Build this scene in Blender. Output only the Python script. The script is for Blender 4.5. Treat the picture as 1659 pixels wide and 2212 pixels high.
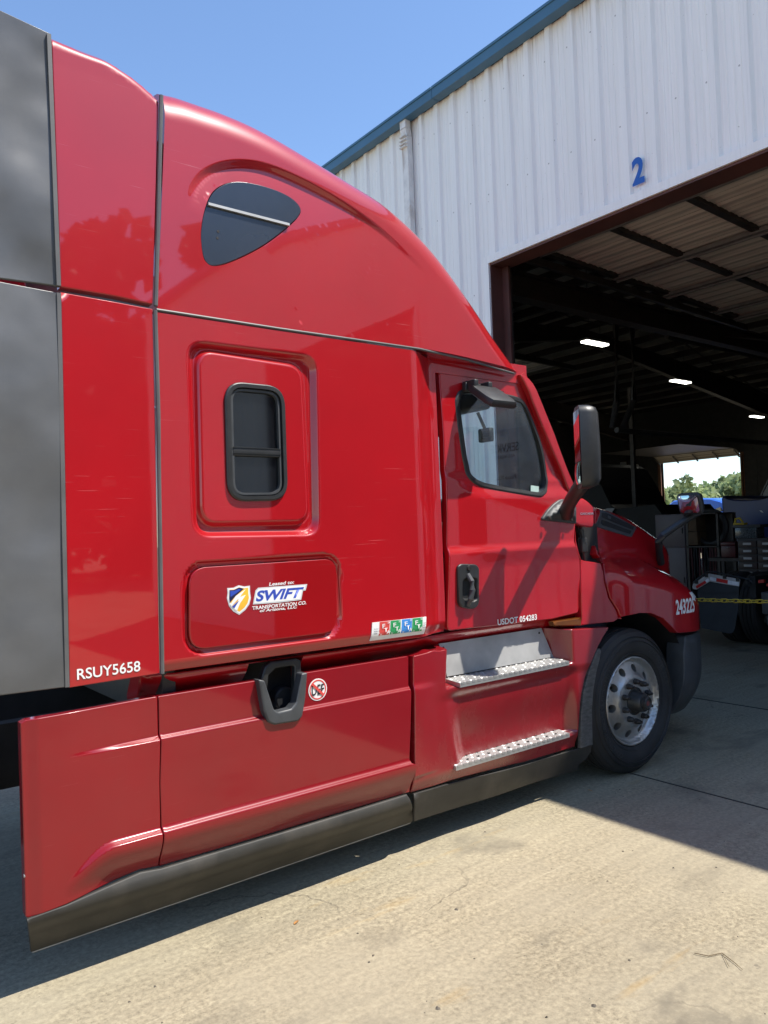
import bpy, bmesh, math, random
import numpy as np
from mathutils import Vector, Matrix
from mathutils.geometry import delaunay_2d_cdt
random.seed(7)
rng = np.random.default_rng(7)
S = bpy.context.scene
for o in list(bpy.data.objects): bpy.data.objects.remove(o)
COL = S.collection

# ------------------------------------------------------------------ camera
H = 1.75
RC = np.array([[0.79207632, -0.60937166, -0.03579492],
               [-0.01272336, 0.04214562, -0.99903046],
               [0.61028945, 0.79176381, 0.02562929]])   # world -> camera (x right, y down, z forward)
F0, CX, CY = 1660.0, 829.5, 1106.0
cam = bpy.data.cameras.new("camera"); co = bpy.data.objects.new("camera", cam); COL.objects.link(co)
cam.sensor_fit = 'HORIZONTAL'; cam.sensor_width = 36.0
cam.lens = 36.0 * F0 / 1659.0
cam.clip_start = 0.05; cam.clip_end = 3000
m = np.stack([RC[0], -RC[1], -RC[2]], 1)
co.matrix_world = Matrix(((m[0][0], m[0][1], m[0][2], 0), (m[1][0], m[1][1], m[1][2], 0), (m[2][0], m[2][1], m[2][2], H), (0, 0, 0, 1)))
S.camera = co

# ------------------------------------------------------------------ light
SUN = Vector((0.360, -0.43, 1.0)).normalized()
w = bpy.data.worlds.new("World"); S.world = w; w.use_nodes = True
nt = w.node_tree; bg = nt.nodes["Background"]
sky = nt.nodes.new("ShaderNodeTexSky"); sky.sky_type = 'NISHITA'; sky.sun_disc = False
sky.sun_elevation = math.asin(SUN.z); sky.sun_rotation = math.atan2(SUN.x, SUN.y)
sky.air_density = 1.0; sky.dust_density = 0.15; sky.ozone_density = 4.5; sky.altitude = 0
nt.links.new(sky.outputs[0], bg.inputs[0]); bg.inputs[1].default_value = 0.14
sl = bpy.data.lights.new("sun", 'SUN'); sl.energy = 4.2; sl.angle = math.radians(0.5); sl.color = (1.0, 0.945, 0.86)
so = bpy.data.objects.new("sun", sl); COL.objects.link(so); so.rotation_euler = SUN.to_track_quat('Z', 'Y').to_euler(); so.location = (0, -5, 20)
S.view_settings.view_transform = 'Standard'; S.view_settings.look = 'None'; S.view_settings.gamma = 1
S.view_settings.exposure = 0.85
S.cycles.max_bounces = 8; S.cycles.diffuse_bounces = 4; S.cycles.glossy_bounces = 4; S.cycles.transparent_max_bounces = 12
S.cycles.caustics_reflective = False; S.cycles.caustics_refractive = False
S.cycles.sample_clamp_indirect = 6.0; S.cycles.sample_clamp_direct = 5.0
S.cycles.use_denoising = True

# ------------------------------------------------------------------ helpers: from a photo point to a point on a known real plane
def ray(x, y): return RC.T @ np.array([(x - CX) / F0, (y - CY) / F0, 1.0])
def U(p, Y):
    if callable(Y): return Us(p, Y)
    r = ray(*p); t = Y / r[1]; return (r[0] * t, H + r[2] * t)
def Us(p, yf, n=14):
    Y = 3.25
    for _ in range(n):
        X, Z = U(p, Y); Y = .35 * Y + .65 * min(4.1, max(2.9, float(yf(np.array([X]), np.array([Z]))[0])))
    return (X, Z)
def UX(p, X):
    r = ray(*p); t = X / r[0]; return (r[1] * t, H + r[2] * t)
def UZ(p, Z):
    r = ray(*p); t = (Z - H) / r[2]; return (r[0] * t, r[1] * t)
c6 = lambda p: (1166.5 + .3711 * p[0], 864.1 + .3711 * p[1])
c5 = lambda p: (864.1 + .3321 * p[0], 734.5 + .3321 * p[1])
c7 = lambda p: (829.5 + .3125 * p[0], 1296.1 + .3125 * p[1])
c4 = lambda p: (.5729 * p[0], 1166.5 + .5729 * p[1])
c1 = lambda p: (1399.8 + .19535 * p[0], 967.8 + .19535 * p[1])
ident = lambda p: p

# ------------------------------------------------------------------ materials
MATS = {}
def nodes_of(name):
    ma = bpy.data.materials.new(name); ma.use_nodes = True
    t = ma.node_tree; b = t.nodes["Principled BSDF"]
    return ma, t, b
def N(t, typ, **kw):
    n = t.nodes.new(typ)
    for k, v in kw.items():
        if k.startswith("i_"): n.inputs[int(k[2:])].default_value = v
        else: setattr(n, k, v)
    return n
def noise(t, vec, scale, detail=4, rough=.55, dist=0):
    n = N(t, "ShaderNodeTexNoise"); n.inputs["Scale"].default_value = scale; n.inputs["Detail"].default_value = detail
    n.inputs["Roughness"].default_value = rough; n.inputs["Distortion"].default_value = dist
    t.links.new(vec, n.inputs["Vector"]); return n.outputs[0]
def ramp(t, fac, a, b, ca=(0, 0, 0, 1), cb=(1, 1, 1, 1)):
    n = N(t, "ShaderNodeValToRGB"); n.color_ramp.elements[0].position = a; n.color_ramp.elements[1].position = b
    n.color_ramp.elements[0].color = ca; n.color_ramp.elements[1].color = cb
    t.links.new(fac, n.inputs[0]); return n.outputs[0]
def mix(t, fac, a, b, mode='MIX'):
    n = N(t, "ShaderNodeMix", data_type='RGBA', blend_type=mode)
    for s, v in ((0, fac), (6, a), (7, b)):
        if isinstance(v, (tuple, float, int)): n.inputs[s].default_value = v if not (isinstance(v, tuple) and len(v) == 3) else (*v, 1)
        else: t.links.new(v, n.inputs[s])
    return n.outputs[2]
def math_(t, op, a, b=0.0, c=0.0):
    n = N(t, "ShaderNodeMath", operation=op)
    for s, v in enumerate((a, b, c)):
        if isinstance(v, (float, int)): n.inputs[s].default_value = v
        else: t.links.new(v, n.inputs[s])
    return n.outputs[0]
def coord(t, scale=(1, 1, 1), rot=(0, 0, 0), out="Object"):
    tc = N(t, "ShaderNodeTexCoord"); mp = N(t, "ShaderNodeMapping")
    mp.inputs["Scale"].default_value = scale; mp.inputs["Rotation"].default_value = rot
    t.links.new(tc.outputs[out], mp.inputs[0]); return mp.outputs[0]
def bump(t, b, h, strength, dist=.01):
    n = N(t, "ShaderNodeBump"); n.inputs["Strength"].default_value = strength; n.inputs["Distance"].default_value = dist
    t.links.new(h, n.inputs["Height"]); t.links.new(n.outputs[0], b.inputs["Normal"])
    return n.outputs[0]
def simple(name, col, rough=.6, metal=0, var=.25, scale=8, bmp=0, spec=.5, stretch=(1, 1, 1), dirt=None):
    ma, t, b = nodes_of(name); v = coord(t, stretch)
    nz = noise(t, v, scale, 6)
    lo = tuple(c * (1 - var) for c in col); hi = tuple(min(1, c * (1 + var)) for c in col)
    c = ramp(t, nz, .3, .7, (*lo, 1), (*hi, 1))
    if dirt:
        d = ramp(t, noise(t, coord(t, (1, 1, .5)), 3.1, 8, .65), .5, .75); c = mix(t, d, c, (*dirt, 1))
    t.links.new(c, b.inputs["Base Color"])
    b.inputs["Roughness"].default_value = rough; b.inputs["Metallic"].default_value = metal
    b.inputs["Specular IOR Level"].default_value = spec
    if bmp: bump(t, b, noise(t, v, scale * 8, 3), bmp, .003)
    MATS[name] = ma; return ma

def paint(name, col, dusty=.35, scratch=1.0, coat_rough=.02):
    ma, t, b = nodes_of(name); v = coord(t)
    base = ramp(t, noise(t, v, 1.3, 5), .3, .7, (*[c * .9 for c in col], 1), (*[min(1, c * 1.08) for c in col], 1))
    # dusty film with a shape of its own
    sep = N(t, "ShaderNodeSeparateXYZ"); t.links.new(v, sep.inputs[0])
    low = N(t, "ShaderNodeMapRange"); low.inputs[1].default_value = 1.3; low.inputs[2].default_value = .2; low.inputs[3].default_value = .12; low.inputs[4].default_value = 1
    t.links.new(sep.outputs[2], low.inputs[0])
    dn = ramp(t, noise(t, coord(t, (1.2, 1, .8)), 2.2, 9, .7), .38, .8)
    df = math_(t, 'MULTIPLY', math_(t, 'MULTIPLY', dn, low.outputs[0]), dusty)
    base = mix(t, df, base, (.10, .05, .04, 1))
    # hairline scratches along the travel direction
    s1 = noise(t, coord(t, (1.1, 1, 70), (0, math.radians(7), 0)), 3.0, 2, .5)
    s2 = noise(t, coord(t, (2.0, 1, 120), (0, math.radians(13), 0)), 2.2, 2, .5)
    msk = ramp(t, noise(t, v, 2.6, 4), .5, .68)
    sc = math_(t, 'MAXIMUM', ramp(t, s1, .715, .74), ramp(t, s2, .725, .75))
    sc = math_(t, 'MULTIPLY', math_(t, 'MULTIPLY', sc, msk), .26 * scratch)
    base = mix(t, sc, base, (.75, .42, .42, 1))
    t.links.new(base, b.inputs["Base Color"])
    b.inputs["Roughness"].default_value = .38; b.inputs["Metallic"].default_value = 0.0
    b.inputs["Specular IOR Level"].default_value = .25
    b.inputs["Coat Weight"].default_value = 1.0; b.inputs["Coat IOR"].default_value = 1.6
    cr = math_(t, 'ADD', math_(t, 'MULTIPLY', df, .9), coat_rough); t.links.new(cr, b.inputs["Coat Roughness"])
    n = N(t, "ShaderNodeBump"); n.inputs["Strength"].default_value = .06; n.inputs["Distance"].default_value = .004
    t.links.new(noise(t, v, 4.5, 2, .4), n.inputs["Height"]); t.links.new(n.outputs[0], b.inputs["Coat Normal"])
    MATS[name] = ma; return ma
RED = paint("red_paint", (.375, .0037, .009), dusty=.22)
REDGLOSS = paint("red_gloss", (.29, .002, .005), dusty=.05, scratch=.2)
REDSHADE = paint("red_shaded", (.225, .0035, .009), dusty=.14, scratch=.5, coat_rough=.045)  # darker copy of the red: dimmer light on fairings painted in, slight dust
REDSHADE.node_tree.nodes["Principled BSDF"].inputs["Coat IOR"].default_value = 1.45
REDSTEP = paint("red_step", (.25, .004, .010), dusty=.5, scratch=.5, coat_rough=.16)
BLUEP = paint("blue_paint", (.02, .07, .42), dusty=.2)
DBLUE = simple("dark_blue_paint", (.008, .026, .15), .35, var=.2, scale=1)
def rubber_sheet():
    ma, t, b = nodes_of("grey_rubber"); v = coord(t)
    c = ramp(t, noise(t, v, 2.0, 6, .6), .3, .7, (.078, .081, .085, 1), (.120, .123, .127, 1))
    scuff = math_(t, 'MULTIPLY', ramp(t, noise(t, coord(t, (2.5, 1, 60), (0, .35, 0)), 2.5, 3), .62, .72), ramp(t, noise(t, v, 1.7, 4), .45, .65)); c = mix(t, math_(t, 'MULTIPLY', scuff, .35), c, (.20, .20, .20, 1))
    t.links.new(c, b.inputs["Base Color"]); t.links.new(ramp(t, noise(t, v, 3, 5), .3, .7, (.27, .27, .27, 1), (.42, .42, .42, 1)), b.inputs["Roughness"]); b.inputs["Specular IOR Level"].default_value = .6
    h = math_(t, 'ADD', math_(t, 'MULTIPLY', noise(t, coord(t, (1.2, 1, 1)), 1.5, 2, .4), 1.0), math_(t, 'MULTIPLY', noise(t, coord(t, (60, 1, 500)), 1, 2), .0015))
    bump(t, b, h, .9, .11); return ma
RUBBER = rubber_sheet()
SKIRT = simple("dirty_rubber", (.032, .031, .028), .55, var=.35, scale=3.0, stretch=(1, 1, 3), dirt=(.07, .064, .055), spec=.35, bmp=.1)
SEAL = simple("grey_seal", (.10, .10, .10), .5, var=.15)
BLACK = simple("black_plastic", (.022, .023, .024), .42, var=.25, scale=14, bmp=.08)
GREYP = simple("grey_plastic", (.05, .054, .058), .5, var=.2, scale=10, bmp=.06)
DARK = simple("dark_chassis", (.010, .010, .011), .7, var=.4)
TYRE = simple("tyre_rubber", (.022, .021, .021), .65, var=.35, scale=5, bmp=.05, dirt=(.035, .033, .03))
ALU = simple("aluminium", (.46, .46, .45), .5, metal=.75, var=.15, scale=3, bmp=.03)
ALUD = simple("dull_aluminium", (.42, .42, .41), .55, metal=.35, var=.2, scale=5, bmp=.05)
RIM = simple("polished_rim", (.54, .53, .51), .40, metal=.88, var=.2, scale=6, dirt=(.28, .24, .18))
CHROME = simple("chrome", (.8, .8, .8), .12, metal=1, var=.05)
STEEL = simple("dark_steel", (.05, .045, .042), .5, metal=.5, var=.3)
WHITE = simple("white_vinyl", (.78, .78, .77), .45, var=.04)
AMBER = simple("amber_lens", (.12, .038, .006), .2, var=.2)
def glass(name, tint, refl=1.0, rough=.02, dust=.0):
    ma, t, b = nodes_of(name); t.nodes.remove(b); out = t.nodes["Material Output"]
    tr = N(t, "ShaderNodeBsdfTransparent"); tr.inputs[0].default_value = (*tint, 1)
    gl = N(t, "ShaderNodeBsdfGlossy"); gl.inputs["Roughness"].default_value = rough
    ge = N(t, "ShaderNodeNewGeometry"); dt = N(t, "ShaderNodeVectorMath", operation='DOT_PRODUCT')      # thin pane: the same reflection from both sides
    t.links.new(ge.outputs["Incoming"], dt.inputs[0]); t.links.new(ge.outputs["Normal"], dt.inputs[1])
    sch = math_(t, 'MULTIPLY_ADD', math_(t, 'POWER', math_(t, 'SUBTRACT', 1.0, math_(t, 'ABSOLUTE', dt.outputs["Value"])), 5.0), .94, .06)
    mx = N(t, "ShaderNodeMixShader"); t.links.new(math_(t, 'MULTIPLY', sch, refl), mx.inputs[0])
    t.links.new(tr.outputs[0], mx.inputs[1]); t.links.new(gl.outputs[0], mx.inputs[2])
    df = N(t, "ShaderNodeBsdfDiffuse"); df.inputs[0].default_value = (.5, .52, .5, 1)
    m2 = N(t, "ShaderNodeMixShader"); d = ramp(t, noise(t, coord(t), 9, 6, .7), .45, .8)
    t.links.new(math_(t, 'MULTIPLY', d, dust), m2.inputs[0]); t.links.new(mx.outputs[0], m2.inputs[1]); t.links.new(df.outputs[0], m2.inputs[2])
    t.links.new(m2.outputs[0], out.inputs[0]); MATS[name] = ma; return ma
GLASS = glass("tinted_glass", (.70, .83, .83), 2.0, .01, .06)
WSGLASS = glass("windshield_glass", (.90, .95, .94), 1.0, .01, .03)
DGLASS = simple("dark_glass", (.006, .007, .009), .05, var=.3, scale=2, spec=.9)
DGLASS2 = simple("dark_blue_glass", (.018, .024, .036), .22, var=.2, scale=2, spec=1.0)
MIRROR = simple("mirror_glass", (.85, .87, .88), .02, metal=1, var=.02)
def emit(name, col, s):
    ma, t, b = nodes_of(name); b.inputs["Base Color"].default_value = (*col, 1)
    b.inputs["Emission Color"].default_value = (*col, 1); b.inputs["Emission Strength"].default_value = s; return ma
LAMP = emit("lamp_glow", (1, .98, .86), 4)

# ------------------------------------------------------------------ object helpers
def tag(o, label=None, cat=None, group=None, kind=None):
    if label: o["label"] = label
    if cat: o["category"] = cat
    if group: o["group"] = group
    if kind: o["kind"] = kind
    return o
def empty(name, loc, label, cat, group=None):
    o = bpy.data.objects.new(name, None); COL.objects.link(o); o.location = loc; o.empty_display_size = .3
    return tag(o, label, cat, group)
def link(name, me, mat, parent=None):
    o = bpy.data.objects.new(name, me); COL.objects.link(o)
    if mat and not me.materials: me.materials.append(mat)
    if parent:
        o.parent = parent
        if parent.type == 'EMPTY': o.matrix_parent_inverse = Matrix.Translation(-Vector(parent.location))
    return o
class MB:
    """collects simple shapes that make ONE part"""
    def __init__(s): s.v = []; s.f = []; s.sm = []
    def add(s, vs, fs, smooth=False):
        n = len(s.v); s.v += [tuple(map(float, v)) for v in vs]; s.f += [tuple(i + n for i in f) for f in fs]; s.sm += [smooth] * len(fs); return s
    def box(s, a, b, M=None):
        (x0, y0, z0), (x1, y1, z1) = a, b
        vs = [Vector(p) for p in ((x0, y0, z0), (x1, y0, z0), (x1, y1, z0), (x0, y1, z0), (x0, y0, z1), (x1, y0, z1), (x1, y1, z1), (x0, y1, z1))]
        if M: vs = [M @ v for v in vs]
        return s.add(vs, [(0, 3, 2, 1), (4, 5, 6, 7), (0, 1, 5, 4), (1, 2, 6, 5), (2, 3, 7, 6), (3, 0, 4, 7)])
    def rbox(s, a, b, r=.01, M=None):
        bm = bmesh.new(); bmesh.ops.create_cube(bm, size=1)
        for v in bm.verts:
            for k in range(3): v.co[k] = (a[k] + b[k]) / 2 + v.co[k] * (b[k] - a[k])
        bmesh.ops.bevel(bm, geom=bm.edges[:], offset=r, segments=3, profile=.5, affect='EDGES')
        vs = [(M @ v.co) if M else v.co.copy() for v in bm.verts]; bm.verts.index_update()
        fs = [[v.index for v in f.verts] for f in bm.faces]; bm.free()
        return s.add(vs, fs, True)
    def bar(s, p, q, wd, h, up=(0, 0, 1)):
        p, q = Vector(p), Vector(q); d = (q - p).normalized(); a = d.cross(Vector(up)).normalized() * wd / 2; c = a.cross(d).normalized() * h / 2
        vs = [p - a - c, p + a - c, p + a + c, p - a + c, q - a - c, q + a - c, q + a + c, q - a + c]
        return s.add(vs, [(0, 1, 2, 3), (7, 6, 5, 4), (0, 4, 5, 1), (1, 5, 6, 2), (2, 6, 7, 3), (3, 7, 4, 0)])
    def tube(s, pts, r, n=10, cap=True, sy=1.0):
        pts = [Vector(p) for p in pts]; rs = r if isinstance(r, (list, tuple)) else [r] * len(pts)
        vs = []; fs = []; ref = Vector((0, 0, 1))
        for i, p in enumerate(pts):
            d = (pts[min(i + 1, len(pts) - 1)] - pts[max(i - 1, 0)]).normalized()
            a = d.cross(ref)
            if a.length < .1: a = d.cross(Vector((1, 0, 0)))
            a.normalize(); c = a.cross(d)
            for k in range(n):
                t = 2 * math.pi * k / n; vs.append(p + a * math.cos(t) * rs[i] * sy + c * math.sin(t) * rs[i])
        for i in range(len(pts) - 1):
            for k in range(n): fs.append((i * n + k, i * n + (k + 1) % n, (i + 1) * n + (k + 1) % n, (i + 1) * n + k))
        if cap: fs += [tuple(reversed(range(n))), tuple(range((len(pts) - 1) * n, len(pts) * n))]
        return s.add(vs, fs, True)
    def lathe(s, prof, c, n=48, axis='Y', closed=False):
        """prof: (r, offset along axis)"""
        vs = []; fs = []; cx, cy, cz = c
        for (r, y) in prof:
            for k in range(n):
                t = 2 * math.pi * k / n
                if axis == 'Y': vs.append((cx + r * math.cos(t), cy + y, cz + r * math.sin(t)))
                elif axis == 'X': vs.append((cx + y, cy + r * math.cos(t), cz + r * math.sin(t)))
                else: vs.append((cx + r * math.cos(t), cy + r * math.sin(t), cz + y))
        for i in range(len(prof) - 1 + (1 if closed else 0)):
            j = (i + 1) % len(prof)
            for k in range(n): fs.append((i * n + k, i * n + (k + 1) % n, j * n + (k + 1) % n, j * n + k))
        return s.add(vs, fs, True)
    def build(s, name, mat, parent=None, sharp=35):
        me = bpy.data.meshes.new(name); me.from_pydata(s.v, [], s.f); me.validate()
        bm = bmesh.new(); bm.from_mesh(me); bmesh.ops.recalc_face_normals(bm, faces=bm.faces[:]); bm.to_mesh(me); bm.free()
        if any(s.sm):
            me.polygons.foreach_set("use_smooth", [True] * len(me.polygons)); me.set_sharp_from_angle(angle=math.radians(sharp))
        return link(name, me, mat, parent)

def resample(poly, ds, closed=True):
    P = np.array(poly, float); Q = np.roll(P, -1, 0) if closed else P[1:]; out = []
    for a, b in zip(P if closed else P[:-1], Q):
        n = max(1, int(math.ceil(np.linalg.norm(b - a) / ds)))
        for i in range(n): out.append(a + (b - a) * i / n)
    if not closed: out.append(P[-1])
    return np.array(out)
def segdist(pts, poly, closed=True, want=False, cut=1e6):
    A = np.array(poly, float); B = np.roll(A, -1, 0) if closed else A[1:]; A = A if closed else A[:-1]
    o = np.argsort(pts[:, 0]); P = pts[o]; xs = P[:, 0]
    best = np.full(len(pts), 1e3); idx = np.zeros(len(pts), int); tt = np.zeros(len(pts))
    for i, (a, b) in enumerate(zip(A, B)):
        d = b - a; L = d @ d
        if L < 1e-14: continue
        lo, hi = (np.searchsorted(xs, min(a[0], b[0]) - cut), np.searchsorted(xs, max(a[0], b[0]) + cut)) if cut < 1e5 else (0, len(xs))
        if hi <= lo: continue
        Q = P[lo:hi] - a
        t = np.clip((Q @ d) / L, 0, 1); q = np.hypot(Q[:, 0] - t * d[0], Q[:, 1] - t * d[1])
        k = q < best[lo:hi]; best[lo:hi][k] = q[k]; idx[lo:hi][k] = i; tt[lo:hi][k] = t[k]
    r = np.empty_like(best); r[o] = best
    if not want: return r
    r2 = np.empty_like(idx); r2[o] = idx; r3 = np.empty_like(tt); r3[o] = tt; return r, r2, r3
def inside(pts, poly):
    P = np.array(poly, float); Q = np.roll(P, -1, 0); o = np.argsort(pts[:, 1]); x, y = pts[o, 0], pts[o, 1]; r = np.zeros(len(pts), bool)
    for (x0, y0), (x1, y1) in zip(P, Q):
        if y0 == y1: continue
        lo, hi = np.searchsorted(y, min(y0, y1), 'left'), np.searchsorted(y, max(y0, y1), 'left')
        if hi > lo: r[lo:hi] ^= x[lo:hi] < (x1 - x0) * (y[lo:hi] - y0) / (y1 - y0) + x0
    out = np.empty_like(r); out[o] = r; return out
def sdf(x, z, poly):      # positive inside
    p = np.stack([x, z], 1); d = segdist(p, poly, cut=.12); return np.where(inside(p, poly), d, -d)
def ss(a, b, v):
    t = np.clip((v - a) / (b - a), 0, 1); return t * t * (3 - 2 * t)
def area(poly):
    P = np.array(poly); Q = np.roll(P, -1, 0); return .5 * np.sum(P[:, 0] * Q[:, 1] - Q[:, 0] * P[:, 1])
def offset(poly, d):      # inward for a CCW polygon
    P = np.array(poly, float); a = P - np.roll(P, 1, 0); b = np.roll(P, -1, 0) - P
    na = np.stack([-a[:, 1], a[:, 0]], 1) / (np.linalg.norm(a, axis=1)[:, None] + 1e-12); nb = np.stack([-b[:, 1], b[:, 0]], 1) / (np.linalg.norm(b, axis=1)[:, None] + 1e-12)
    n = na + nb; n /= (np.linalg.norm(n, axis=1)[:, None] + 1e-9); return P + n * d
def rounded(poly, r, n=6):
    """polygon with its corners rounded by r"""
    P = [np.array(p, float) for p in poly]; out = []; rr = r if isinstance(r, (list, tuple)) else [r] * len(P)
    for i, p in enumerate(P):
        a = P[i - 1] - p; b = P[(i + 1) % len(P)] - p; la, lb = np.linalg.norm(a), np.linalg.norm(b); q = min(rr[i], la * .49, lb * .49)
        if q < 1e-5: out.append(p); continue
        s, e = p + a / la * q, p + b / lb * q
        for k in range(n + 1): t = k / n; out.append((1 - t) ** 2 * s + 2 * t * (1 - t) * p + t * t * e)
    return np.array(out)
def catmull(pts, n=8, closed=False):
    P = [np.array(p, float) for p in pts]; out = []; L = len(P)
    rngs = range(L if closed else L - 1)
    for i in rngs:
        g = (lambda k: P[k % L]) if closed else (lambda k: P[min(max(k, 0), L - 1)])
        a, b, c, d = g(i - 1), g(i), g(i + 1), g(i + 2)
        for k in range(n):
            t = k / n; out.append(.5 * (2 * b + (c - a) * t + (2 * a - 5 * b + 4 * c - d) * t * t + (3 * b - a - 3 * c + d) * t ** 3))
    if not closed: out.append(P[-1])
    return np.array(out)

def panel(name, out, yf, mat, parent, res=.02, holes=(), rim=.03, er=.004, extra=None, pts=None):
    """a body panel: an outline in the X-Z plane, its real depth Y given by yf(x, z), with rounded edges and a turned-in rim"""
    if not callable(yf): y0 = yf; yf = lambda x, z: np.full(len(x), float(y0))
    out = np.array(out, float)
    if area(out) < 0: out = out[::-1]
    out = resample(out, res * 1.4)
    hs = []
    for h in holes:
        h = np.array(h, float)
        if area(h) < 0: h = h[::-1]
        hs.append(resample(h, res * 1.4))
    x0, z0 = out.min(0); x1, z1 = out.max(0); exl = [np.array(e) for e in (extra or [])]
    gx, gz = np.meshgrid(np.arange(x0, x1, res), np.arange(z0, z1, res)); g = np.stack([gx.ravel(), gz.ravel()], 1)
    for e in exl:                                    # keep the even grid clear of the fine rings
        if len(g): g = g[segdist(g, e, False, cut=.05) > .0035]
    k = inside(g, out); g = g[k]; k = segdist(g, out, cut=.08) > (max(res * .45, er * 2)); g = g[k]
    for h in hs:
        k = (~inside(g, h)) & (segdist(g, h, cut=.08) > res * .45); g = g[k]
    rings = [out] + hs; allp = []; edges = []
    for r_ in rings:
        n0 = len(allp); allp += [tuple(p) for p in r_]; edges += [(n0 + i, n0 + (i + 1) % len(r_)) for i in range(len(r_))]
    if er > 0:
        q = offset(out, er); ok = inside(q, out) & (segdist(q, out, cut=.08) > er * .7); ids = {}
        for i in np.nonzero(ok)[0]: ids[i] = len(allp); allp.append(tuple(q[i]))
        edges += [(ids[i], ids[(i + 1) % len(q)]) for i in ids if (i + 1) % len(q) in ids]
    for e in exl:
        ok = inside(e, out) & (segdist(e, out, cut=.08) > max(er * 1.3, .0015))
        for h in hs: ok &= (~inside(e, h)) & (segdist(e, h, cut=.08) > .002)
        ids = {}
        for i in np.nonzero(ok)[0]: ids[i] = len(allp); allp.append(tuple(e[i]))
        edges += [(ids[i], ids[i + 1]) for i in ids if i + 1 in ids]
    allp += [tuple(p) for p in g]
    V, E, Fc, *_ = delaunay_2d_cdt([Vector(p) for p in allp], edges, [], 0, 1e-6)
    V = np.array([(v.x, v.y) for v in V]); T = np.array([f for f in Fc if len(f) == 3])
    c = V[T].mean(1); k = inside(c, out)
    for h in hs: k &= ~inside(c, h)
    T = T[k]
    a_ = (V[T[:, 1], 0] - V[T[:, 0], 0]) * (V[T[:, 2], 1] - V[T[:, 0], 1]) - (V[T[:, 2], 0] - V[T[:, 0], 0]) * (V[T[:, 1], 1] - V[T[:, 0], 1])
    T = T[np.abs(a_) > 1e-12]; a_ = a_[np.abs(a_) > 1e-12]; T[a_ < 0] = T[a_ < 0][:, ::-1]
    X, Z = V[:, 0], V[:, 1]; Y = yf(X, Z)
    h = 8e-4
    nx = (yf(X + h, Z) - yf(X - h, Z)) / (2 * h); nz = (yf(X, Z + h) - yf(X, Z - h)) / (2 * h)
    nr = np.stack([nx, -np.ones(len(X)), nz], 1); nr /= np.linalg.norm(nr, axis=1)[:, None]
    if er > 0:
        d, idx, _ = segdist(V, out, want=True, cut=.08); e = np.clip(er - d, 0, er); Y = Y + er - np.sqrt(np.maximum(er * er - e * e, 0))
        seg = np.roll(out, -1, 0) - out; sn = np.stack([seg[:, 1], np.zeros(len(seg)), -seg[:, 0]], 1); sn /= np.linalg.norm(sn, axis=1)[:, None] + 1e-12
        kk = d < er * .4; nr[kk] = nr[kk] * .5 + sn[idx[kk]] * .6; nr /= np.linalg.norm(nr, axis=1)[:, None]
    verts = np.stack([X, Y, Z], 1); faces = [tuple(map(int, t)) for t in T]; lnorm = [nr[i] for t in T for i in t]
    vlist = [tuple(v) for v in verts]
    for ri, r_ in enumerate(rings):
        yy = yf(r_[:, 0], r_[:, 1]) + (er if ri == 0 else 0); n0 = len(vlist); L = len(r_)
        vlist += [(p[0], y, p[1]) for p, y in zip(r_, yy)] + [(p[0], max(y + .004, y + rim), p[1]) for p, y in zip(r_, yy)]
        for i in range(L):
            j = (i + 1) % L; dx, dz = r_[j] - r_[i]; n = np.array([dz, 0, -dx]); n = n / (np.linalg.norm(n) + 1e-12)
            f = (n0 + i, n0 + L + i, n0 + L + j, n0 + j)
            if ri == 0: pass
            else: pass
            faces.append(f); lnorm += [n] * 4
    me = bpy.data.meshes.new(name); me.from_pydata(vlist, [], faces)
    me.polygons.foreach_set("use_smooth", [True] * len(me.polygons)); me.update()
    me.normals_split_custom_set([tuple(map(float, n)) for n in lnorm])
    return link(name, me, mat, parent)
YC = 4.42
def mirrored(o, parent=None):
    """the same part on the far side of the truck"""
    me = o.data.copy(); me.name = o.data.name
    n = len(me.vertices); c = np.zeros(n * 3); me.vertices.foreach_get("co", c); c[1::3] = 2 * YC - c[1::3]
    ln = np.zeros(len(me.loops) * 3)
    fs = [tuple(reversed(p.vertices)) for p in me.polygons]; sm = [p.use_smooth for p in me.polygons]; mats = list(me.materials)
    me2 = bpy.data.meshes.new(o.name); me2.from_pydata(c.reshape(-1, 3).tolist(), [], fs)
    me2.polygons.foreach_set("use_smooth", sm)
    for q in mats: me2.materials.append(q)
    me2.set_sharp_from_angle(angle=math.radians(35)); bpy.data.meshes.remove(me)
    return link(o.name.split(".")[0], me2, None, parent or o.parent)

def text(name, body, x0, z0, x1, z1, yf, mat, parent, shear=0.0, bold=0.0, lift=.0025):
    """lettering cut to the box (x0,z0)-(x1,z1) and laid on the surface yf"""
    if not callable(yf): y0 = yf; yf = lambda x, z: np.full(len(x), float(y0))
    cu = bpy.data.curves.new("t", 'FONT'); cu.body = body; cu.shear = shear; cu.offset = bold; cu.resolution_u = 4
    ob = bpy.data.objects.new("t", cu); COL.objects.link(ob); dg = bpy.context.evaluated_depsgraph_get(); dg.update()
    me = bpy.data.meshes.new_from_object(ob.evaluated_get(dg)); bpy.data.objects.remove(ob); bpy.data.curves.remove(cu)
    bm = bmesh.new(); bm.from_mesh(me); bmesh.ops.triangulate(bm, faces=bm.faces[:])
    P = np.array([v.co[:] for v in bm.verts]); a, b = P.min(0), P.max(0)
    X = x0 + (P[:, 0] - a[0]) / (b[0] - a[0]) * (x1 - x0); Z = z0 + (P[:, 1] - a[1]) / (b[1] - a[1]) * (z1 - z0); Y = yf(X, Z) - lift
    for v, x, y, z in zip(bm.verts, X, Y, Z): v.co = (x, y, z)
    bm.normal_update(); bm.to_mesh(me); bm.free(); me.name = name
    return link(name, me, mat, parent)
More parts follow.
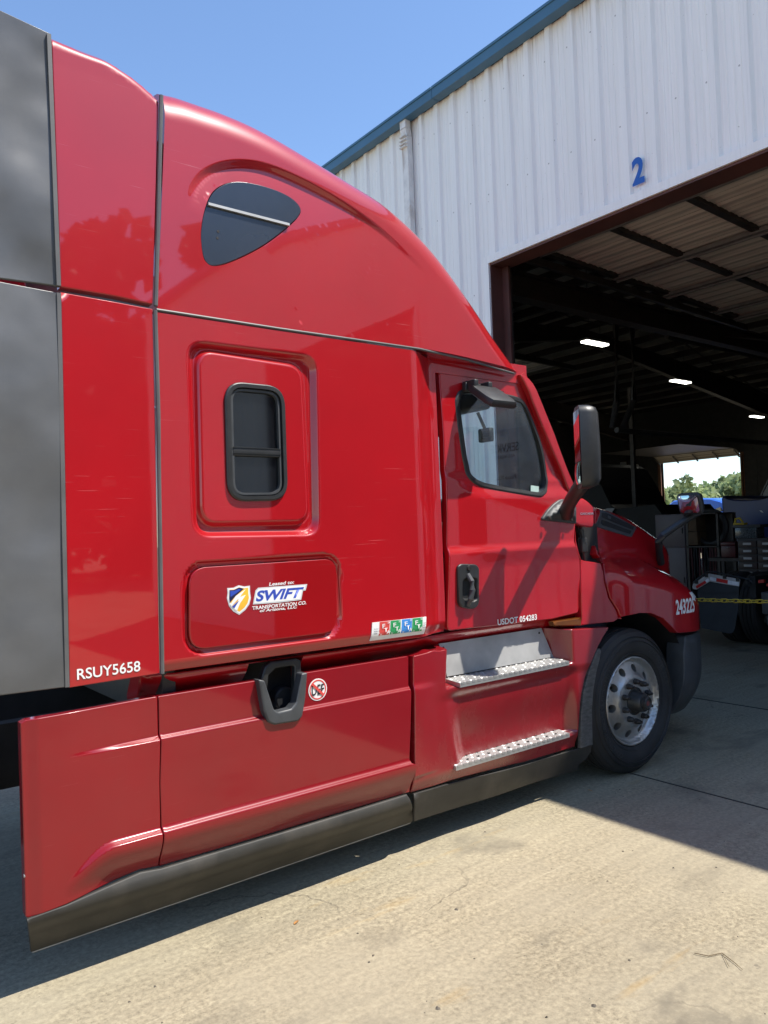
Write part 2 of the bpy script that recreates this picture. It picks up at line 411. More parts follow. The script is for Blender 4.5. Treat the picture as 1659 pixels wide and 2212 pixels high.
def flat(name, poly, y, mat, parent, th=.001):
    """thin sticker / trim piece"""
    if not callable(y): y0 = y; y = lambda x, z: np.full(len(x), float(y0))
    return panel(name, poly, y, mat, parent, res=.02, rim=th, er=0)
def ring_poly(name, outer, inner, y, mat, parent, rim=.02, er=.003, res=.02):
    return panel(name, outer, y, mat, parent, res=res, holes=[inner], rim=rim, er=er)
def plist(pts, c, Y): return [U(c(p), Y) for p in pts]

# ================================================================== THE TRUCK
TR = empty("semi_truck", (2.6, YC, 0), "red sleeper semi truck with grey rubber extenders, nose toward open garage bay", "semi truck")
Y0 = 3.20
YF, YS = 3.205, 3.21; KF, KS = YF / 3.15, YS / 3.17
# ---- roof fairing
def y_side(x, z): return Y0 + .018 * np.clip((z - 1.9) / 1.8, 0, 1) ** 2 + .06 * ss(2.9, 3.9, x)
sil = [(350, 207), (384, 214), (430, 229), (480, 246), (540, 271), (600, 302), (660, 337), (706, 364), (760, 397), (820, 434), (870, 475), (910, 514), (950, 560), (990, 614), (1030, 672), (1060, 718), (1090, 760), (1120, 800)]
R_ROOF = .19
top = np.array([Us(p, lambda x, z: y_side(x, z) + .36 * R_ROOF) for p in sil])
d_ = np.gradient(top, axis=0); nn = np.stack([-d_[:, 1], d_[:, 0]], 1); nn /= np.linalg.norm(nn, axis=1)[:, None]
TOP = catmull(top + nn * .045 * np.linspace(1, .5, len(top))[:, None], 5)
seam = [Us(p, y_side) for p in [(340, 667), (600, 707), (905, 751), (1010, 772), (1128, 801)]]
brow = np.array([Us(p, y_side) for p in catmull([(402, 452), (412, 405), (438, 371), (480, 352), (530, 348), (580, 357), (640, 381), (706, 415), (770, 455), (830, 500), (890, 556), (935, 600)], 5)])
def brow_d(x, z):
    p = np.stack([x, z], 1); d, i, t = segdist(p, brow, False, True); n = len(brow) - 1
    u = (i + t) / n; dv = np.array(brow)[i + 1] - np.array(brow)[i]; q = p - np.array(brow)[i]
    side = dv[:, 0] * q[:, 1] - dv[:, 1] * q[:, 0]          # >0 : above / left of the brow line
    s = np.where(side > 0, d, -d); A = np.clip(np.minimum(u / .30, (1 - u) / .45), 0, 1); A = A * A * (3 - 2 * A)
    inn = ss(.012, -.028, s) * np.exp(-np.maximum(-s, 0) / .30)
    return A * .028 * inn
UW = rounded(catmull([Us(p, y_side) for p in [(437, 545), (434, 500), (443, 450), (462, 412), (495, 392), (535, 391), (590, 405), (630, 424), (651, 446), (648, 466), (610, 502), (560, 537), (500, 566), (463, 575), (445, 566)]], 6, True), 0)
def y_roof(x, z):
    p = np.stack([x, z], 1); d = segdist(p, TOP, False, cut=.25); r = R_ROOF; e = np.clip(r - d, 0, r * .998)
    y = y_side(x, z) + r - np.sqrt(r * r - e * e)
    return y + brow_d(x, z)
out = list(TOP) + [tuple(p) for p in seam[::-1]]
ext = []
for q in (.004, .012, .026, .045, .068, .095, .125, .155):
    gT = np.gradient(TOP, axis=0); nT = np.stack([-gT[:, 1], gT[:, 0]], 1) / np.linalg.norm(gT, axis=1)[:, None]; ext.append(TOP - nT * q)
gB = np.gradient(brow, axis=0); nB = np.stack([-gB[:, 1], gB[:, 0]], 1) / np.linalg.norm(gB, axis=1)[:, None]
for q in (-.036, -.028, -.020, -.012, -.004, .004, .012, .020): ext.append(resample(brow + nB * q, .012, False))
rf = panel("roof_fairing", out, y_roof, RED, TR, res=.013, holes=[UW], rim=.10, er=0, extra=ext)
mirrored(rf)
mb = MB(); n = len(TOP); yt = [float(y_side(np.array([p[0]]), np.array([p[1]]))[0]) + R_ROOF * .94 for p in TOP]; vs = []
for p, y in zip(TOP, yt):
    for k in range(7): t = k / 6; vs.append((p[0], y + (2 * YC - 2 * y) * t, p[1] - .004 + .03 * math.sin(math.pi * t)))
mb.add(vs, [(i * 7 + k, i * 7 + k + 1, (i + 1) * 7 + k + 1, (i + 1) * 7 + k) for i in range(n - 1) for k in range(6)], True)
mb.build("roof_top", RED, TR)
UWo = offset(UW if area(UW) > 0 else UW[::-1], .004)
uw = panel("roof_window", UWo, lambda x, z: y_side(x, z) + .006, DGLASS2, TR, res=.06, rim=.02, er=.003)
p, q = U((449, 441), Y0 + .012), U((624, 486), Y0 + .012)
MB().bar((p[0], Y0 + .012, p[1]), (q[0], Y0 + .012, q[1]), .012, .016, (0, 1, 0)).build("window_bar", ALU, uw)
for pp in ((470, 501), (468.5, 515.5)):
    p = U(pp, Y0 + .02); MB().lathe([(0, -.012), (.006, -.012), (.009, -.006), (.009, 0)], (p[0], Y0 + .025, p[1]), 14).build("window_bolt", STEEL, uw)

# ---- side extenders and their grey rubber
RX = .05
def y_ext(x, z): return Y0 + .004 + .012 * np.clip((z - 1.9) / 1.8, 0, 1) ** 2
e_top = catmull([U(p, Y0 + .02) for p in [(111, 73), (150, 90), (190, 106), (229, 121), (262, 141), (300, 168), (343, 206)]], 5)
def y_extu(x, z):
    d = segdist(np.stack([x, z], 1), e_top, False, cut=.1); e = np.clip(RX - d, 0, RX * .99); return y_ext(x, z) + RX - np.sqrt(RX * RX - e * e)
o = panel("side_extender", list(e_top) + plist([(331, 656), (250, 638), (132.5, 618)], ident, Y0), y_extu, RED, TR, res=.022, rim=.05); mirrored(o)
o = panel("side_extender", plist([(133, 630), (250, 651), (331, 666.5), (346, 1455), (151, 1486)], ident, Y0), y_ext, RED, TR, res=.03, rim=.05); mirrored(o)
text("lettering", "RSUY5658", *U((167, 1469), Y0), *U((303, 1427), Y0), y_ext, WHITE, o, bold=.012)
def y_rub(x, z): return y_ext(x, z) + .004 + .003 * np.sin(z * 5.1 + x * 3) * np.sin(x * 4 + 1)
fl = lambda x: -(111 - x)
rt = catmull([U(p, Y0 + .02) for p in [(-190, -66), (-90, -22), (0, 21), (60, 49), (110, 72)]], 6)
o = panel("extender_rubber", list(rt) + plist([(131, 616), (0, 599), (-200, 569)], ident, Y0), y_rub, RUBBER, TR, res=.05, rim=.012); mirrored(o)
o = panel("extender_rubber", plist([(-200, 577), (0, 606), (132, 631), (149, 1484), (3, 1503), (-170, 1526)], ident, Y0), y_rub, RUBBER, TR, res=.05, rim=.012); mirrored(o)
for pts in ([(111, 72), (131.5, 617)], [(132.5, 632), (150, 1484)]):
    a, b = [U(p, Y0 - .0) for p in pts]
    MB().bar((a[0] - .007, Y0 + .022, a[1]), (b[0] - .007, Y0 + .016, b[1]), .016, .03, (0, 1, 0)).build("extender_trim", SEAL, TR)
# seal strips between extender and cab
for pts in ([(348, 207), (345, 330), (339, 560), (336, 661)], [(335, 671), (342, 900), (350, 1455)]):
    ps = [U(p, Y0 + .01) for p in pts]
    MB().tube([(x, Y0 + .008, z) for x, z in ps], .010, 8, sy=1.0).build("gap_seal", SEAL, TR)
ps = [U(p, Y0 + .005) for p in [(338, 669), (600, 709.5), (905, 753.5), (1012, 775), (1124, 803)]]
MB().tube([(x, Y0 + .006 + (.055 if i > 3 else .02 if i == 3 else 0), z) for i, (x, z) in enumerate(ps)], .007, 8).build("roof_seal", SEAL, TR)

# ---- sleeper side
WO = rounded(plist([(404, 733), (685, 768), (691, 1157), (418, 1161)], ident, Y0), .09, 8)
WI = rounded(plist([(432, 757), (653.5, 792), (668, 1124), (440, 1128.5)], ident, Y0), .075, 8)
WF = rounded(plist([(485, 822), (615, 835), (623, 1081), (492, 1084)], ident, Y0), .10, 10)
BG = rounded(plist([(408, 1226), (728.5, 1205), (728.5, 1366), (408, 1406.5)], ident, Y0), .085, 9)
def y_slp(x, z):
    y = Y0 + .095 * ss(2.70, 2.93, x) + .018 * np.clip((z - 1.9) / 1.8, 0, 1) ** 2 + .10 * ss(1.23, 1.17, z) * .2
    dA, dB = sdf(x, z, WO), sdf(x, z, WI)
    y = y + .034 * ss(-.004, .030, dA) * (1 - ss(-.026, .006, dB)) + .010 * ss(-.03, .006, dB)
    dG = sdf(x, z, BG)
    return y + .020 * ss(-.030, -.012, dG)
slp_out = plist([(339, 672), (600, 712), (905, 757)], ident, Y0) + [(2.90, 2.735), (2.955, 2.71), (2.962, 1.165), (2.90, 1.163)] + plist([(800, 1391.5), (640, 1413), (354, 1453)], ident, Y0)
fine = []
for poly in (WO, WI): 
    pc = resample(poly, .012)
    pc = pc if area(pc) > 0 else pc[::-1]
    for q in (-.026, -.018, -.010, -.002, .004, .010, .016, .022, .028): fine.append(np.vstack([offset(pc, q), offset(pc, q)[:1]]))
slp = panel("sleeper_side", slp_out, y_slp, RED, TR, res=.012, holes=[BG, offset(WF if area(WF) > 0 else WF[::-1], .02)], rim=.06, er=.005, extra=fine)
BGi = offset(BG if area(BG) > 0 else BG[::-1], .003)
bag = panel("baggage_door", BGi, Y0 - .002, REDGLOSS, TR, res=.04, rim=.03, er=.004)
o = panel("sleeper_side", [(1.27, 2.75), (2.95, 2.75), (2.962, 1.17), (1.26, 1.18)], Y0, RED, None, res=.2, rim=.05); mo = mirrored(o, TR); bpy.data.objects.remove(o)
# sleeper window: frame, panes, bar
YW = Y0 + .012
wf = panel("sleeper_window", WF, YW - .020, BLACK, TR, res=.02, holes=[offset(WF if area(WF) > 0 else WF[::-1], .024)], rim=.05, er=.009)
w2 = offset(WF if area(WF) > 0 else WF[::-1], .026)
fr2 = panel("inner_frame", w2, YW - .010, GREYP, wf, res=.02, holes=[offset(w2, .014)], rim=.03, er=.005)
w3 = offset(w2, .012); panel("window_pane", w3, YW + .008, DGLASS, wf, res=.08, rim=.005, er=0)
bz0, bz1 = U((555, 986), Y0)[1], U((555, 967), Y0)[1]; bx0, bx1 = w3[:, 0].min() - .004, w3[:, 0].max() + .004
MB().rbox((bx0, YW - .012, bz0), (bx1, YW + .012, bz1), .004).box((bx0, YW - .015, bz1 - .004), (bx1, YW - .011, bz1 - .001)).box((bx0, YW - .015, bz0 + .012), (bx1, YW - .0115, bz0 + .015)).build("window_bar", BLACK, wf)

# ---- the carrier's mark on the baggage door
BLUEV = simple("logo_blue", (.03, .07, .40), .4, var=.05); NAVY = simple("logo_navy", (.01, .014, .06), .4, var=.05)
GOLD = simple("logo_gold", (.85, .42, .04), .4, var=.3, scale=9); SILV = simple("logo_silver", (.55, .56, .57), .4, var=.1); INK = simple("black_ink", (.015, .015, .018), .5, var=.1)
yb = Y0 - .0035
cs = lambda p: ((440 + p[0] * .26522) / 1.15732, (1360 + p[1] * .26522) / 1.15732)
pl = lambda pts: plist(pts, cs, Y0 - .003)
sh = pl([(482, 415), (540, 412), (592, 388), (645, 400), (697, 392), (698, 450), (706, 510), (690, 570), (655, 620), (597, 668), (540, 635), (500, 585), (479, 510), (486, 460)])
sh = np.array(sh); sc = sh.mean(0)
flat("shield", sh, yb, SILV, bag)
flat("shield_border", sc + (sh - sc) * .92, yb - .0006, WHITE, bag)
flat("shield_field", sc + (sh - sc) * .82, yb - .0012, GOLD, bag)
flat("shield_field", pl([(503, 436), (545, 432), (592, 410), (640, 420), (560, 490), (505, 555), (500, 510)]), yb - .0018, NAVY, bag)
flat("shield_field", pl([(508, 440), (548, 440), (590, 424), (610, 432), (545, 478), (512, 500)]), yb - .0022, BLUEV, bag)
flat("shield_bolt", pl([(655, 425), (560, 492), (510, 570), (520, 590), (575, 525), (590, 520), (545, 612), (572, 628), (600, 560), (655, 480), (600, 500), (625, 465)]), yb - .0026, WHITE, bag)
flat("shield_field", pl([(575, 545), (590, 535), (548, 605), (527, 590)]), yb - .003, BLUEV, bag)
flat("name_border", pl([(725, 570), (748, 440), (775, 412), (1237, 378), (1222, 437), (1197, 440), (1180, 527), (980, 552)]), yb, SILV, bag)
flat("name_field", pl([(736, 560), (757, 446), (780, 422), (1222, 388), (1212, 428), (1188, 430), (1172, 518), (975, 541)]), yb - .0006, WHITE, bag)
def qtext(name, body, quad, mat, parent, bold=0.0, lift=.0012):
    """lettering fitted to a slanted four-sided field (bottom-left, bottom-right, top-right, top-left)"""
    t = text(name, body, 0, 0, 1, 1, 0.0, mat, parent, bold=bold); q = [np.array(U(cs(p), yb)) for p in quad]
    for v in t.data.vertices:
        a, b = v.co.x, v.co.z; P = (1 - a) * (1 - b) * q[0] + a * (1 - b) * q[1] + a * b * q[2] + (1 - a) * b * q[3]; v.co = (P[0], yb - lift, P[1])
    return t
qtext("lettering", "SWIFT", [(748, 545), (1160, 506), (1208, 404), (770, 440)], BLUEV, bag, bold=.035)
qtext("lettering", "Leased to:", [(876, 395), (1108, 375), (1116, 343), (882, 362)], WHITE, bag, bold=.02)
qtext("lettering", "TRANSPORTATION CO.", [(718, 622), (1226, 568), (1232, 535), (716, 588)], WHITE, bag, bold=.02)
qtext("lettering", "of Arizona, LLC", [(786, 648), (1134, 610), (1142, 578), (792, 616)], WHITE, bag, bold=.02)

# ---- permit sticker (four coloured squares) and the fluid sticker
cf = lambda p: ((600 + p[0] * .30139) / 1.15732, (1500 + p[1] * .30139) / 1.15732)
yp = Y0 - .002
ps_ = flat("permit_sticker", plist([(1095, 188), (1548, 138), (1540, 283), (1087, 342)], cf, yp), lambda x, z: y_slp(x, z) - .005, WHITE, TR)
COLS = [simple("sticker_red", (.62, .07, .06), .5, var=.1), simple("sticker_green", (.03, .30, .10), .5, var=.1), simple("sticker_blue", (.05, .24, .62), .5, var=.1)]
for k, (xa, ci, yr) in enumerate(((1155, 0, "24"), (1246, 1, "23"), (1340, 2, "25"), (1428, 1, "26"))):
    y1 = 182 - (xa - 1155) * .108
    sq = flat("permit_square", plist([(xa, y1), (xa + 84, y1 - 8), (xa + 80, y1 + 104), (xa - 4, y1 + 114)], cf, yp), lambda x, z: y_slp(x, z) - .0062, COLS[ci], ps_)
    ysf = lambda x, z: y_slp(x, z) - .0072
    for (tx, a, b, c, d) in (("F", 20, 55, 42, 18), ("T", 36, 88, 62, 52), ("A", 56, 105, 82, 72), (yr, 62, 18, 82, 2), ("IN", 2, 112, 16, 96)):
        text("lettering", tx, *U(cf((xa + a, y1 + b - a * .09)), yp), *U(cf((xa + c, y1 + d - c * .09)), yp), ysf, WHITE, ps_, bold=.01)
for k, (a, b) in enumerate(((1106, 242), (1106, 262), (1106, 281))):
    text("lettering", ["PLACE", "PERMITS", "HERE"][k], *U(cf((a, b + 6)), yp), *U(cf((a + (34, 44, 26)[k], b - 9)), yp), lambda x, z: y_slp(x, z) - .0065, NAVY, ps_)
for k, (a, b) in enumerate(((1512, 190), (1512, 208), (1512, 226))):
    text("lettering", ["PLACE", "UNITS", "HERE"][k], *U(cf((a, b + 6)), yp), *U(cf((a + 26, b - 7)), yp), lambda x, z: y_slp(x, z) - .0065, NAVY, ps_)

# ---- lower cab sill, back wall, floor, cab inside
panel("cab_sill", plist([(310, 1462), (640, 1417), (800, 1395), (955, 1372)], ident, 3.29) + [(4.25, 1.175), (4.25, 1.0), (2.9, .93), (1.22, .93)], lambda x, z: 3.275 + .10 * ss(1.16, 1.02, z) + .05 * ss(1.35, 1.22, x) + .05 * ss(2.6, 3.0, x), RED, TR, res=.03, rim=.12, er=.01, holes=[[(1.69, .945), (1.99, .945), (1.99, 1.152), (1.69, 1.152)]])
MB().box((1.28, 3.3, .95), (1.34, 5.56, 3.55)).box((1.34, 3.44, .93), (4.2, 5.4, 1.0)).build("cab_shell", BLACK, TR)
mb = MB(); mb.rbox((3.66, 3.42, 1.2), (4.06, 5.42, 1.97), .04)
mb.rbox((3.42, 3.6, 1.55), (3.7, 4.4, 1.80), .06); mb.build("dashboard", GREYP, TR)
mb = MB(); mb.lathe([(.20, -.012), (.218, 0), (.20, .012), (.19, 0)], (3.45, 5.1, 1.78), 28, 'X', True); mb.build("steering_wheel", BLACK, TR)
for yy in (3.75, 4.85):
    mb = MB(); mb.rbox((2.62, yy, 1.35), (3.1, yy + .5, 1.52), .05); mb.rbox((2.52, yy + .02, 1.45), (2.68, yy + .48, 2.12), .06); mb.rbox((2.52, yy + .10, 2.14), (2.64, yy + .4, 2.38), .05); mb.build("seat", BLACK, TR)
MB().rbox((3.70, 3.84, 1.972), (3.92, 4.0, 2.045), .012).build("dash_box", simple("pale_box", (.5, .58, .54), .4), TR)
MB().rbox((3.5, 3.5, 2.52), (3.62, 4.3, 2.66), .03).rbox((2.97, 3.36, 2.3), (3.2, 3.42, 2.62), .02).build("sun_visor", BLACK, TR)
MB().rbox((3.95, 3.86, 2.37), (4.0, 3.98, 2.47), .012).rbox((3.93, 3.84, 2.40), (3.96, 3.93, 2.45), .006).tube([(3.97, 3.92, 2.46), (3.90, 3.92, 2.58)], .012).build("dash_camera", BLACK, TR)

# ---- door
def y_door(x, z):
    y = 3.29 + .012 * ss(2.2, 2.7, z)
    y = y - .026 * ss(2.02, 1.92, z) * ss(1.50, 1.66, z) * ss(3.05, 3.35, x)      # swelling under the window
    y = y - .022 * ss(1.655, 1.60, z) * (1 - .5 * ss(1.6, 1.2, z))                   # ledge that runs along the door
    y = y + .012 * ss(2.03, 2.10, z)
    return y
dpx = [(255, 172), (430, 194), (600, 221), (700, 243), (770, 268), (830, 340), (880, 440), (940, 560), (1000, 690), (1060, 850), (1128, 1010), (1150, 1110), (1142, 1200), (1142, 1335), (1172, 1428), (1179, 1715), (1158, 1775), (990, 1816), (330, 1890), (312, 1880), (310, 1150), (285, 600)]
dout = rounded([Us(c5(p), y_door) for p in dpx], .012, 3)
wout_px = [(358, 420), (364, 365), (385, 330), (430, 316), (500, 317), (600, 331), (700, 353), (765, 370), (800, 392), (832, 445), (880, 560), (920, 680), (945, 800), (960, 900), (958, 975), (940, 1008), (905, 1021), (800, 1006), (700, 990), (600, 972), (530, 957), (475, 930), (435, 885), (415, 820), (400, 750), (378, 590)]
WDO = catmull([Us(c5(p), y_door) for p in wout_px], 4, True)
WDO = WDO if area(WDO) > 0 else WDO[::-1]
WDI = offset(WDO, .030)
cupo = rounded(plist([(398, 1570), (420, 1545), (500, 1545), (500, 1690), (475, 1705), (425, 1705), (400, 1680)], c5, 3.26), .015, 4)
door = panel("cab_door", dout, y_door, RED, TR, res=.016, holes=[offset(WDO, .006), offset(cupo if area(cupo) > 0 else cupo[::-1], -.004)], rim=.04, er=.006)
panel("window_seal", WDO, lambda x, z: y_door(x, z) - .012, BLACK, door, res=.025, holes=[WDI], rim=.05, er=.012)
panel("window_glass", offset(WDO, .02), 3.308, GLASS, door, res=.1, rim=.004, er=0)
yq = lambda x, z: 3.29 + 0 * x
flat("window_sticker", plist([(852, 945), (903, 952), (903, 992), (850, 990)], c5, 3.3), 3.30, simple("pale_sticker", (.45, .6, .55), .5), door)
text("lettering", "USDOT 054283", *U(c5((641, 1857)), 3.268), *U(c5((895, 1782)), 3.268), y_door, WHITE, door, bold=.02, lift=.004)
# door handle in its cup
hp = rounded(plist([(372, 1474), (395, 1456), (490, 1459), (513, 1480), (512, 1715), (490, 1745), (455, 1750), (400, 1738), (384, 1715)], c5, 3.26), .02, 4)
hd = panel("door_handle", hp, lambda x, z: 3.250 + .045 * ss(.0, .02, sdf(x, z, cupo)), BLACK, door, res=.006, rim=.03, er=.008)
a, b = U(c5((456, 1525)), 3.235), U(c5((456, 1728)), 3.235)
zm = (a[1] + b[1]) / 2
MB().tube([(a[0], 3.255, a[1]), (a[0] + .004, 3.228, a[1] - .04), (a[0] + .004, 3.224, zm), (b[0], 3.228, b[1] + .04), (b[0], 3.255, b[1])], [.015, .017, .018, .016, .013], 10).build("handle_grip", GREYP, hd)
p = U(c5((451, 1484)), 3.245); MB().lathe([(0, -.006), (.013, -.006), (.017, 0), (.017, .01)], (p[0], 3.248, p[1]), 18).build("lock", DARK, hd)
# far door with its window opening (seen through the cab)
fo = panel("cab_door", [(2.97, 2.70), (3.62, 2.70), (3.75, 2.57), (4.04, 2.11), (4.15, 1.95), (4.15, 1.2), (2.97, 1.17)], 3.29, RED, None, res=.2, holes=[offset(WDO, .01)], rim=.05)
fd = mirrored(fo, TR); bpy.data.objects.remove(fo)
fo = panel("window_glass", WDO, 3.30, GLASS, None, res=.2, rim=.004, er=0); mirrored(fo, fd); bpy.data.objects.remove(fo)
# lintel between roof and door
MB().box((2.9, 3.305, 2.66), (3.74, 3.36, 2.78)).build("door_header", RED, TR)
# windshield, pillar strips
def ws_pt(u, v, off=0):
    y = 3.34 + (2 * YC - 6.68) * u; zz = 2.70 - .80 * v; x = 3.70 + .50 * v + .20 * (1 - ((y - YC) / 1.08) ** 2) + off; return (x, y, zz)
mb = MB(); nu, nv = 20, 8
mb.add([ws_pt(i / nu, j / nv) for i in range(nu + 1) for j in range(nv + 1)], [(i * (nv + 1) + j, (i + 1) * (nv + 1) + j, (i + 1) * (nv + 1) + j + 1, i * (nv + 1) + j + 1) for i in range(nu) for j in range(nv)], True)
mb.build("windshield", WSGLASS, TR)
for s in (0, 1):
    mb = MB(); ys = 3.33 if s == 0 else 2 * YC - 3.33
    mb.bar((3.69, ys, 2.72), (4.18, ys, 1.92), .06, .07, (0, 1, 0)); mb.build("windshield_pillar", RED, TR)
fin = plist([(790, 223), (820, 232), (848, 249), (870, 280), (892, 330), (945, 462), (1000, 597), (1050, 735), (1093, 850), (1134, 960), (1112, 1008), (1090, 960), (1050, 850), (1000, 737), (930, 570), (862, 402), (846, 352), (815, 275)], c5, 3.27)
panel("pillar_deflector", fin, lambda x, z: 3.265 - .10 * (x - 3.9) * 0 + .012 * ss(2.6, 2.72, z), RED, TR, res=.02, rim=.03, er=.008)

# ---- mirrors
base = rounded(plist([(925, 1160), (960, 1110), (1000, 1068), (1035, 1042), (1060, 1034), (1146, 1082), (1146, 1196), (1030, 1182), (930, 1172)], c5, 3.25), .012, 3)
mbase = panel("mirror_bracket", base, lambda x, z: 3.245 - .03 * ss(.0, .05, sdf(x, z, base)), GREYP, TR, res=.02, rim=.05, er=.006)
for pp in ((978, 1158), (1118, 1168)):
    p = U(c5(pp), 3.215); MB().lathe([(0, -.004), (.009, -.004), (.011, 0), (.011, .006)], (p[0], 3.216, p[1]), 12).build("bolt", STEEL, mbase)
hc = Vector((3.643, 2.85, 2.202)); nrm = Vector((-.745, .667, 0)).normalized(); wv = Vector((.667, .745, 0)).normalized()
MM = Matrix(((wv.x, -nrm.x, 0, hc.x), (wv.y, -nrm.y, 0, hc.y), (0, 0, 1, hc.z), (0, 0, 0, 1)))
# local: x across the glass, y away from the glass, z up
mb = MB(); prof = []
def head_section(z, sx, y1):
    return [(-sx, 0, z), (sx, 0, z), (sx * 1.02, y1 * .35, z), (sx * .9, y1 * .8, z), (sx * .6, y1, z), (-sx * .6, y1, z), (-sx * .92, y1 * .8, z), (-sx * 1.03, y1 * .35, z)]
zs = [(-.242, .05, .06), (-.225, .085, .10), (-.19, .098, .115), (0, .10, .118), (.19, .098, .112), (.222, .088, .10), (.238, .06, .07)]
vs = [MM @ Vector(p) for z, sx, y1 in zs for p in head_section(z, sx, y1)]
fs = [(i * 8 + k, i * 8 + (k + 1) % 8, (i + 1) * 8 + (k + 1) % 8, (i + 1) * 8 + k) for i in range(len(zs) - 1) for k in range(8)] + [tuple(range(8)), tuple(range((len(zs) - 1) * 8, len(zs) * 8))]
mb.add(vs, fs, True); mhead = mb.build("mirror_head", BLACK, TR, 50)
mb = MB(); mb.add([MM @ Vector(p) for p in ((-.088, -.003, -.085), (.088, -.003, -.085), (.088, -.003, .215), (-.088, -.003, .215))], [(0, 1, 2, 3)]); mb.build("mirror_glass", MIRROR, mhead)
mb = MB(); cv = []
for i in range(9):
    for j in range(9):
        a, b = -1 + i / 4, -1 + j / 4; cv.append(MM @ Vector((a * .085, -.003 - .014 * (1 - .5 * (a * a + b * b)), -.155 + b * .062)))
mb.add(cv, [(i * 9 + j, (i + 1) * 9 + j, (i + 1) * 9 + j + 1, i * 9 + j + 1) for i in range(8) for j in range(8)], True); mb.build("spot_mirror", MIRROR, mhead)
arm = [(lambda q: (q[0], Y, q[1]))(U(c5(p), Y)) for p, Y in (((1080, 1125), 3.225), ((1092, 1085), 3.15), ((1118, 1035), 3.06), ((1150, 985), 2.97), ((1188, 925), 2.89), ((1200, 850), 2.845))]
MB().tube([tuple(p) for p in catmull(arm, 5)], list(np.interp(np.linspace(0, 1, 26), [0, .25, .6, 1], [.052, .042, .044, .052])), 14).build("mirror_arm", BLACK, TR)
# look-down mirror above the window
mb = MB()
Mv = Matrix.Translation(Vector((3.265, 3.150, 2.522))) @ Matrix.Rotation(math.radians(35), 4, 'X')
def pill(hx, hy, z): 
    return [(hx * c, hy * s_, z) for c, s_ in ((-1, -.55), (-.86, -1), (.86, -1), (1, -.55), (1, .6), (.88, 1), (-.88, 1), (-1, .6))]
vs = [Mv @ Vector(p) for z, hx, hy in ((-.03, .100, .095), (-.02, .115, .108), (.0, .117, .11), (.018, .108, .10), (.024, .085, .08)) for p in pill(hx, hy, z)]
mb.add(vs, [(i * 8 + k, i * 8 + (k + 1) % 8, (i + 1) * 8 + (k + 1) % 8, (i + 1) * 8 + k) for i in range(4) for k in range(8)] + [tuple(range(8)), tuple(range(32, 40))], True)
dm = mb.build("look_down_mirror", BLACK, TR, 40)
MB().rbox((3.17, 3.20, 2.575), (3.205, 3.31, 2.625), .008).rbox((3.285, 3.20, 2.57), (3.32, 3.31, 2.62), .008).rbox((3.16, 3.265, 2.565), (3.34, 3.30, 2.615), .006).build("mirror_hinge", BLACK, dm)
# ---- cowl behind the hood
def y_cowl(x, z): return 3.262 + 3.0 * np.clip(z - 1.86, 0, 1) ** 2 + .9 * np.clip(1.775 - z, 0, 1) ** 2 * 4
cw = panel("cowl_panel", rounded([Us(c6(p), y_cowl) for p in [(200, 590), (228, 575), (255, 572), (285, 592), (314, 622), (313, 735), (300, 742), (225, 728), (204, 712)]], .01, 3), y_cowl, RED, TR, res=.015, rim=.12, er=.01)
text("lettering", "CASCADIA", *Us(c6((233, 668)), y_cowl), *Us(c6((311, 654)), y_cowl), y_cowl, CHROME, cw, bold=.03)
flat("air_gap", plist([(205, 700), (330, 720), (345, 960), (250, 960), (235, 800)], c6, 3.36), 3.36, DARK, TR, .02)
MB().tube([(4.27, 3.34, 1.72), (4.28, 3.33, 1.62), (4.29, 3.345, 1.5)], .014).rbox((4.25, 3.32, 1.56), (4.31, 3.36, 1.66), .008).build("hood_latch", BLACK, TR)
def y_fp(x, z): return 3.275 + .004 * np.sin(x * 8) - .02 * ss(1.56, 1.30, z)
panel("cowl_side", [Us(c6(p), y_fp) for p in [(209, 735), (212, 820), (228, 890), (242, 928), (258, 936), (300, 942), (355, 950), (368, 1000), (374, 1060), (398, 1150), (438, 1215), (466, 1268), (430, 1291), (330, 1301), (240, 1312), (246, 1270), (241, 1100), (238, 930), (225, 905), (207, 850)]], y_fp, RED, TR, res=.02, rim=.06, er=.005)
lens = panel("marker_lamp", plist([(1172, 150), (1365, 122), (1361, 178), (1180, 182)], c7, 3.255), 3.25, AMBER, TR, res=.03, rim=.04, er=.008)

# ---- hood and fender: one shell
def zc_(x): return np.interp(x, [4.3, 4.45, 4.82, 5.17, 5.44, 5.55, 5.7, 6.1], [1.49, 1.478, 1.43, 1.375, 1.29, 1.25, 1.2, 1.1])
def yh_(x): return 3.44 + .235 * np.clip(x - 4.4, 0, 9) + .9 * np.clip(x - 5.75, 0, 9) ** 2 - .08 * ss(4.55, 4.35, x)
HT = None
def y_hood(x, z):
    yf = 3.20 + .075 * ss(4.65, 4.38, x) + .9 * np.clip(x - 5.30, 0, 9) ** 2 + 5.0 * np.clip(z - (zc_(x) - .16), 0, 9) ** 2
    yh = yh_(x) - .10 * ss(1.75, 1.42, z)
    k = .035; d = np.abs(yf - yh); y = np.minimum(yf, yh) - np.maximum(k - d, 0) ** 2 / (4 * k)
    if HT is not None:
        dd = segdist(np.stack([x, z], 1), HT, False, cut=.1); R_ = .075; e = np.clip(R_ - dd, 0, R_ * .99); y = y + (R_ - np.sqrt(R_ * R_ - e * e)) * 1.2
    return y
def y_htop(x, z): return yh_(x) + .03
ht = catmull([Us(c6(p), y_htop) for p in [(322, 624), (400, 646), (460, 668), (520, 694), (590, 743), (640, 789), (668, 820), (695, 880), (712, 950)]], 5)
HTc = ht + np.array([0, .012])
hrear = [Us(c6(p), y_hood) for p in resample([(478, 1274), (455, 1222), (410, 1152), (386, 1062), (371, 952), (337, 902), (322, 850), (321, 720), (324, 645)], 22, False)]
HT = HTc
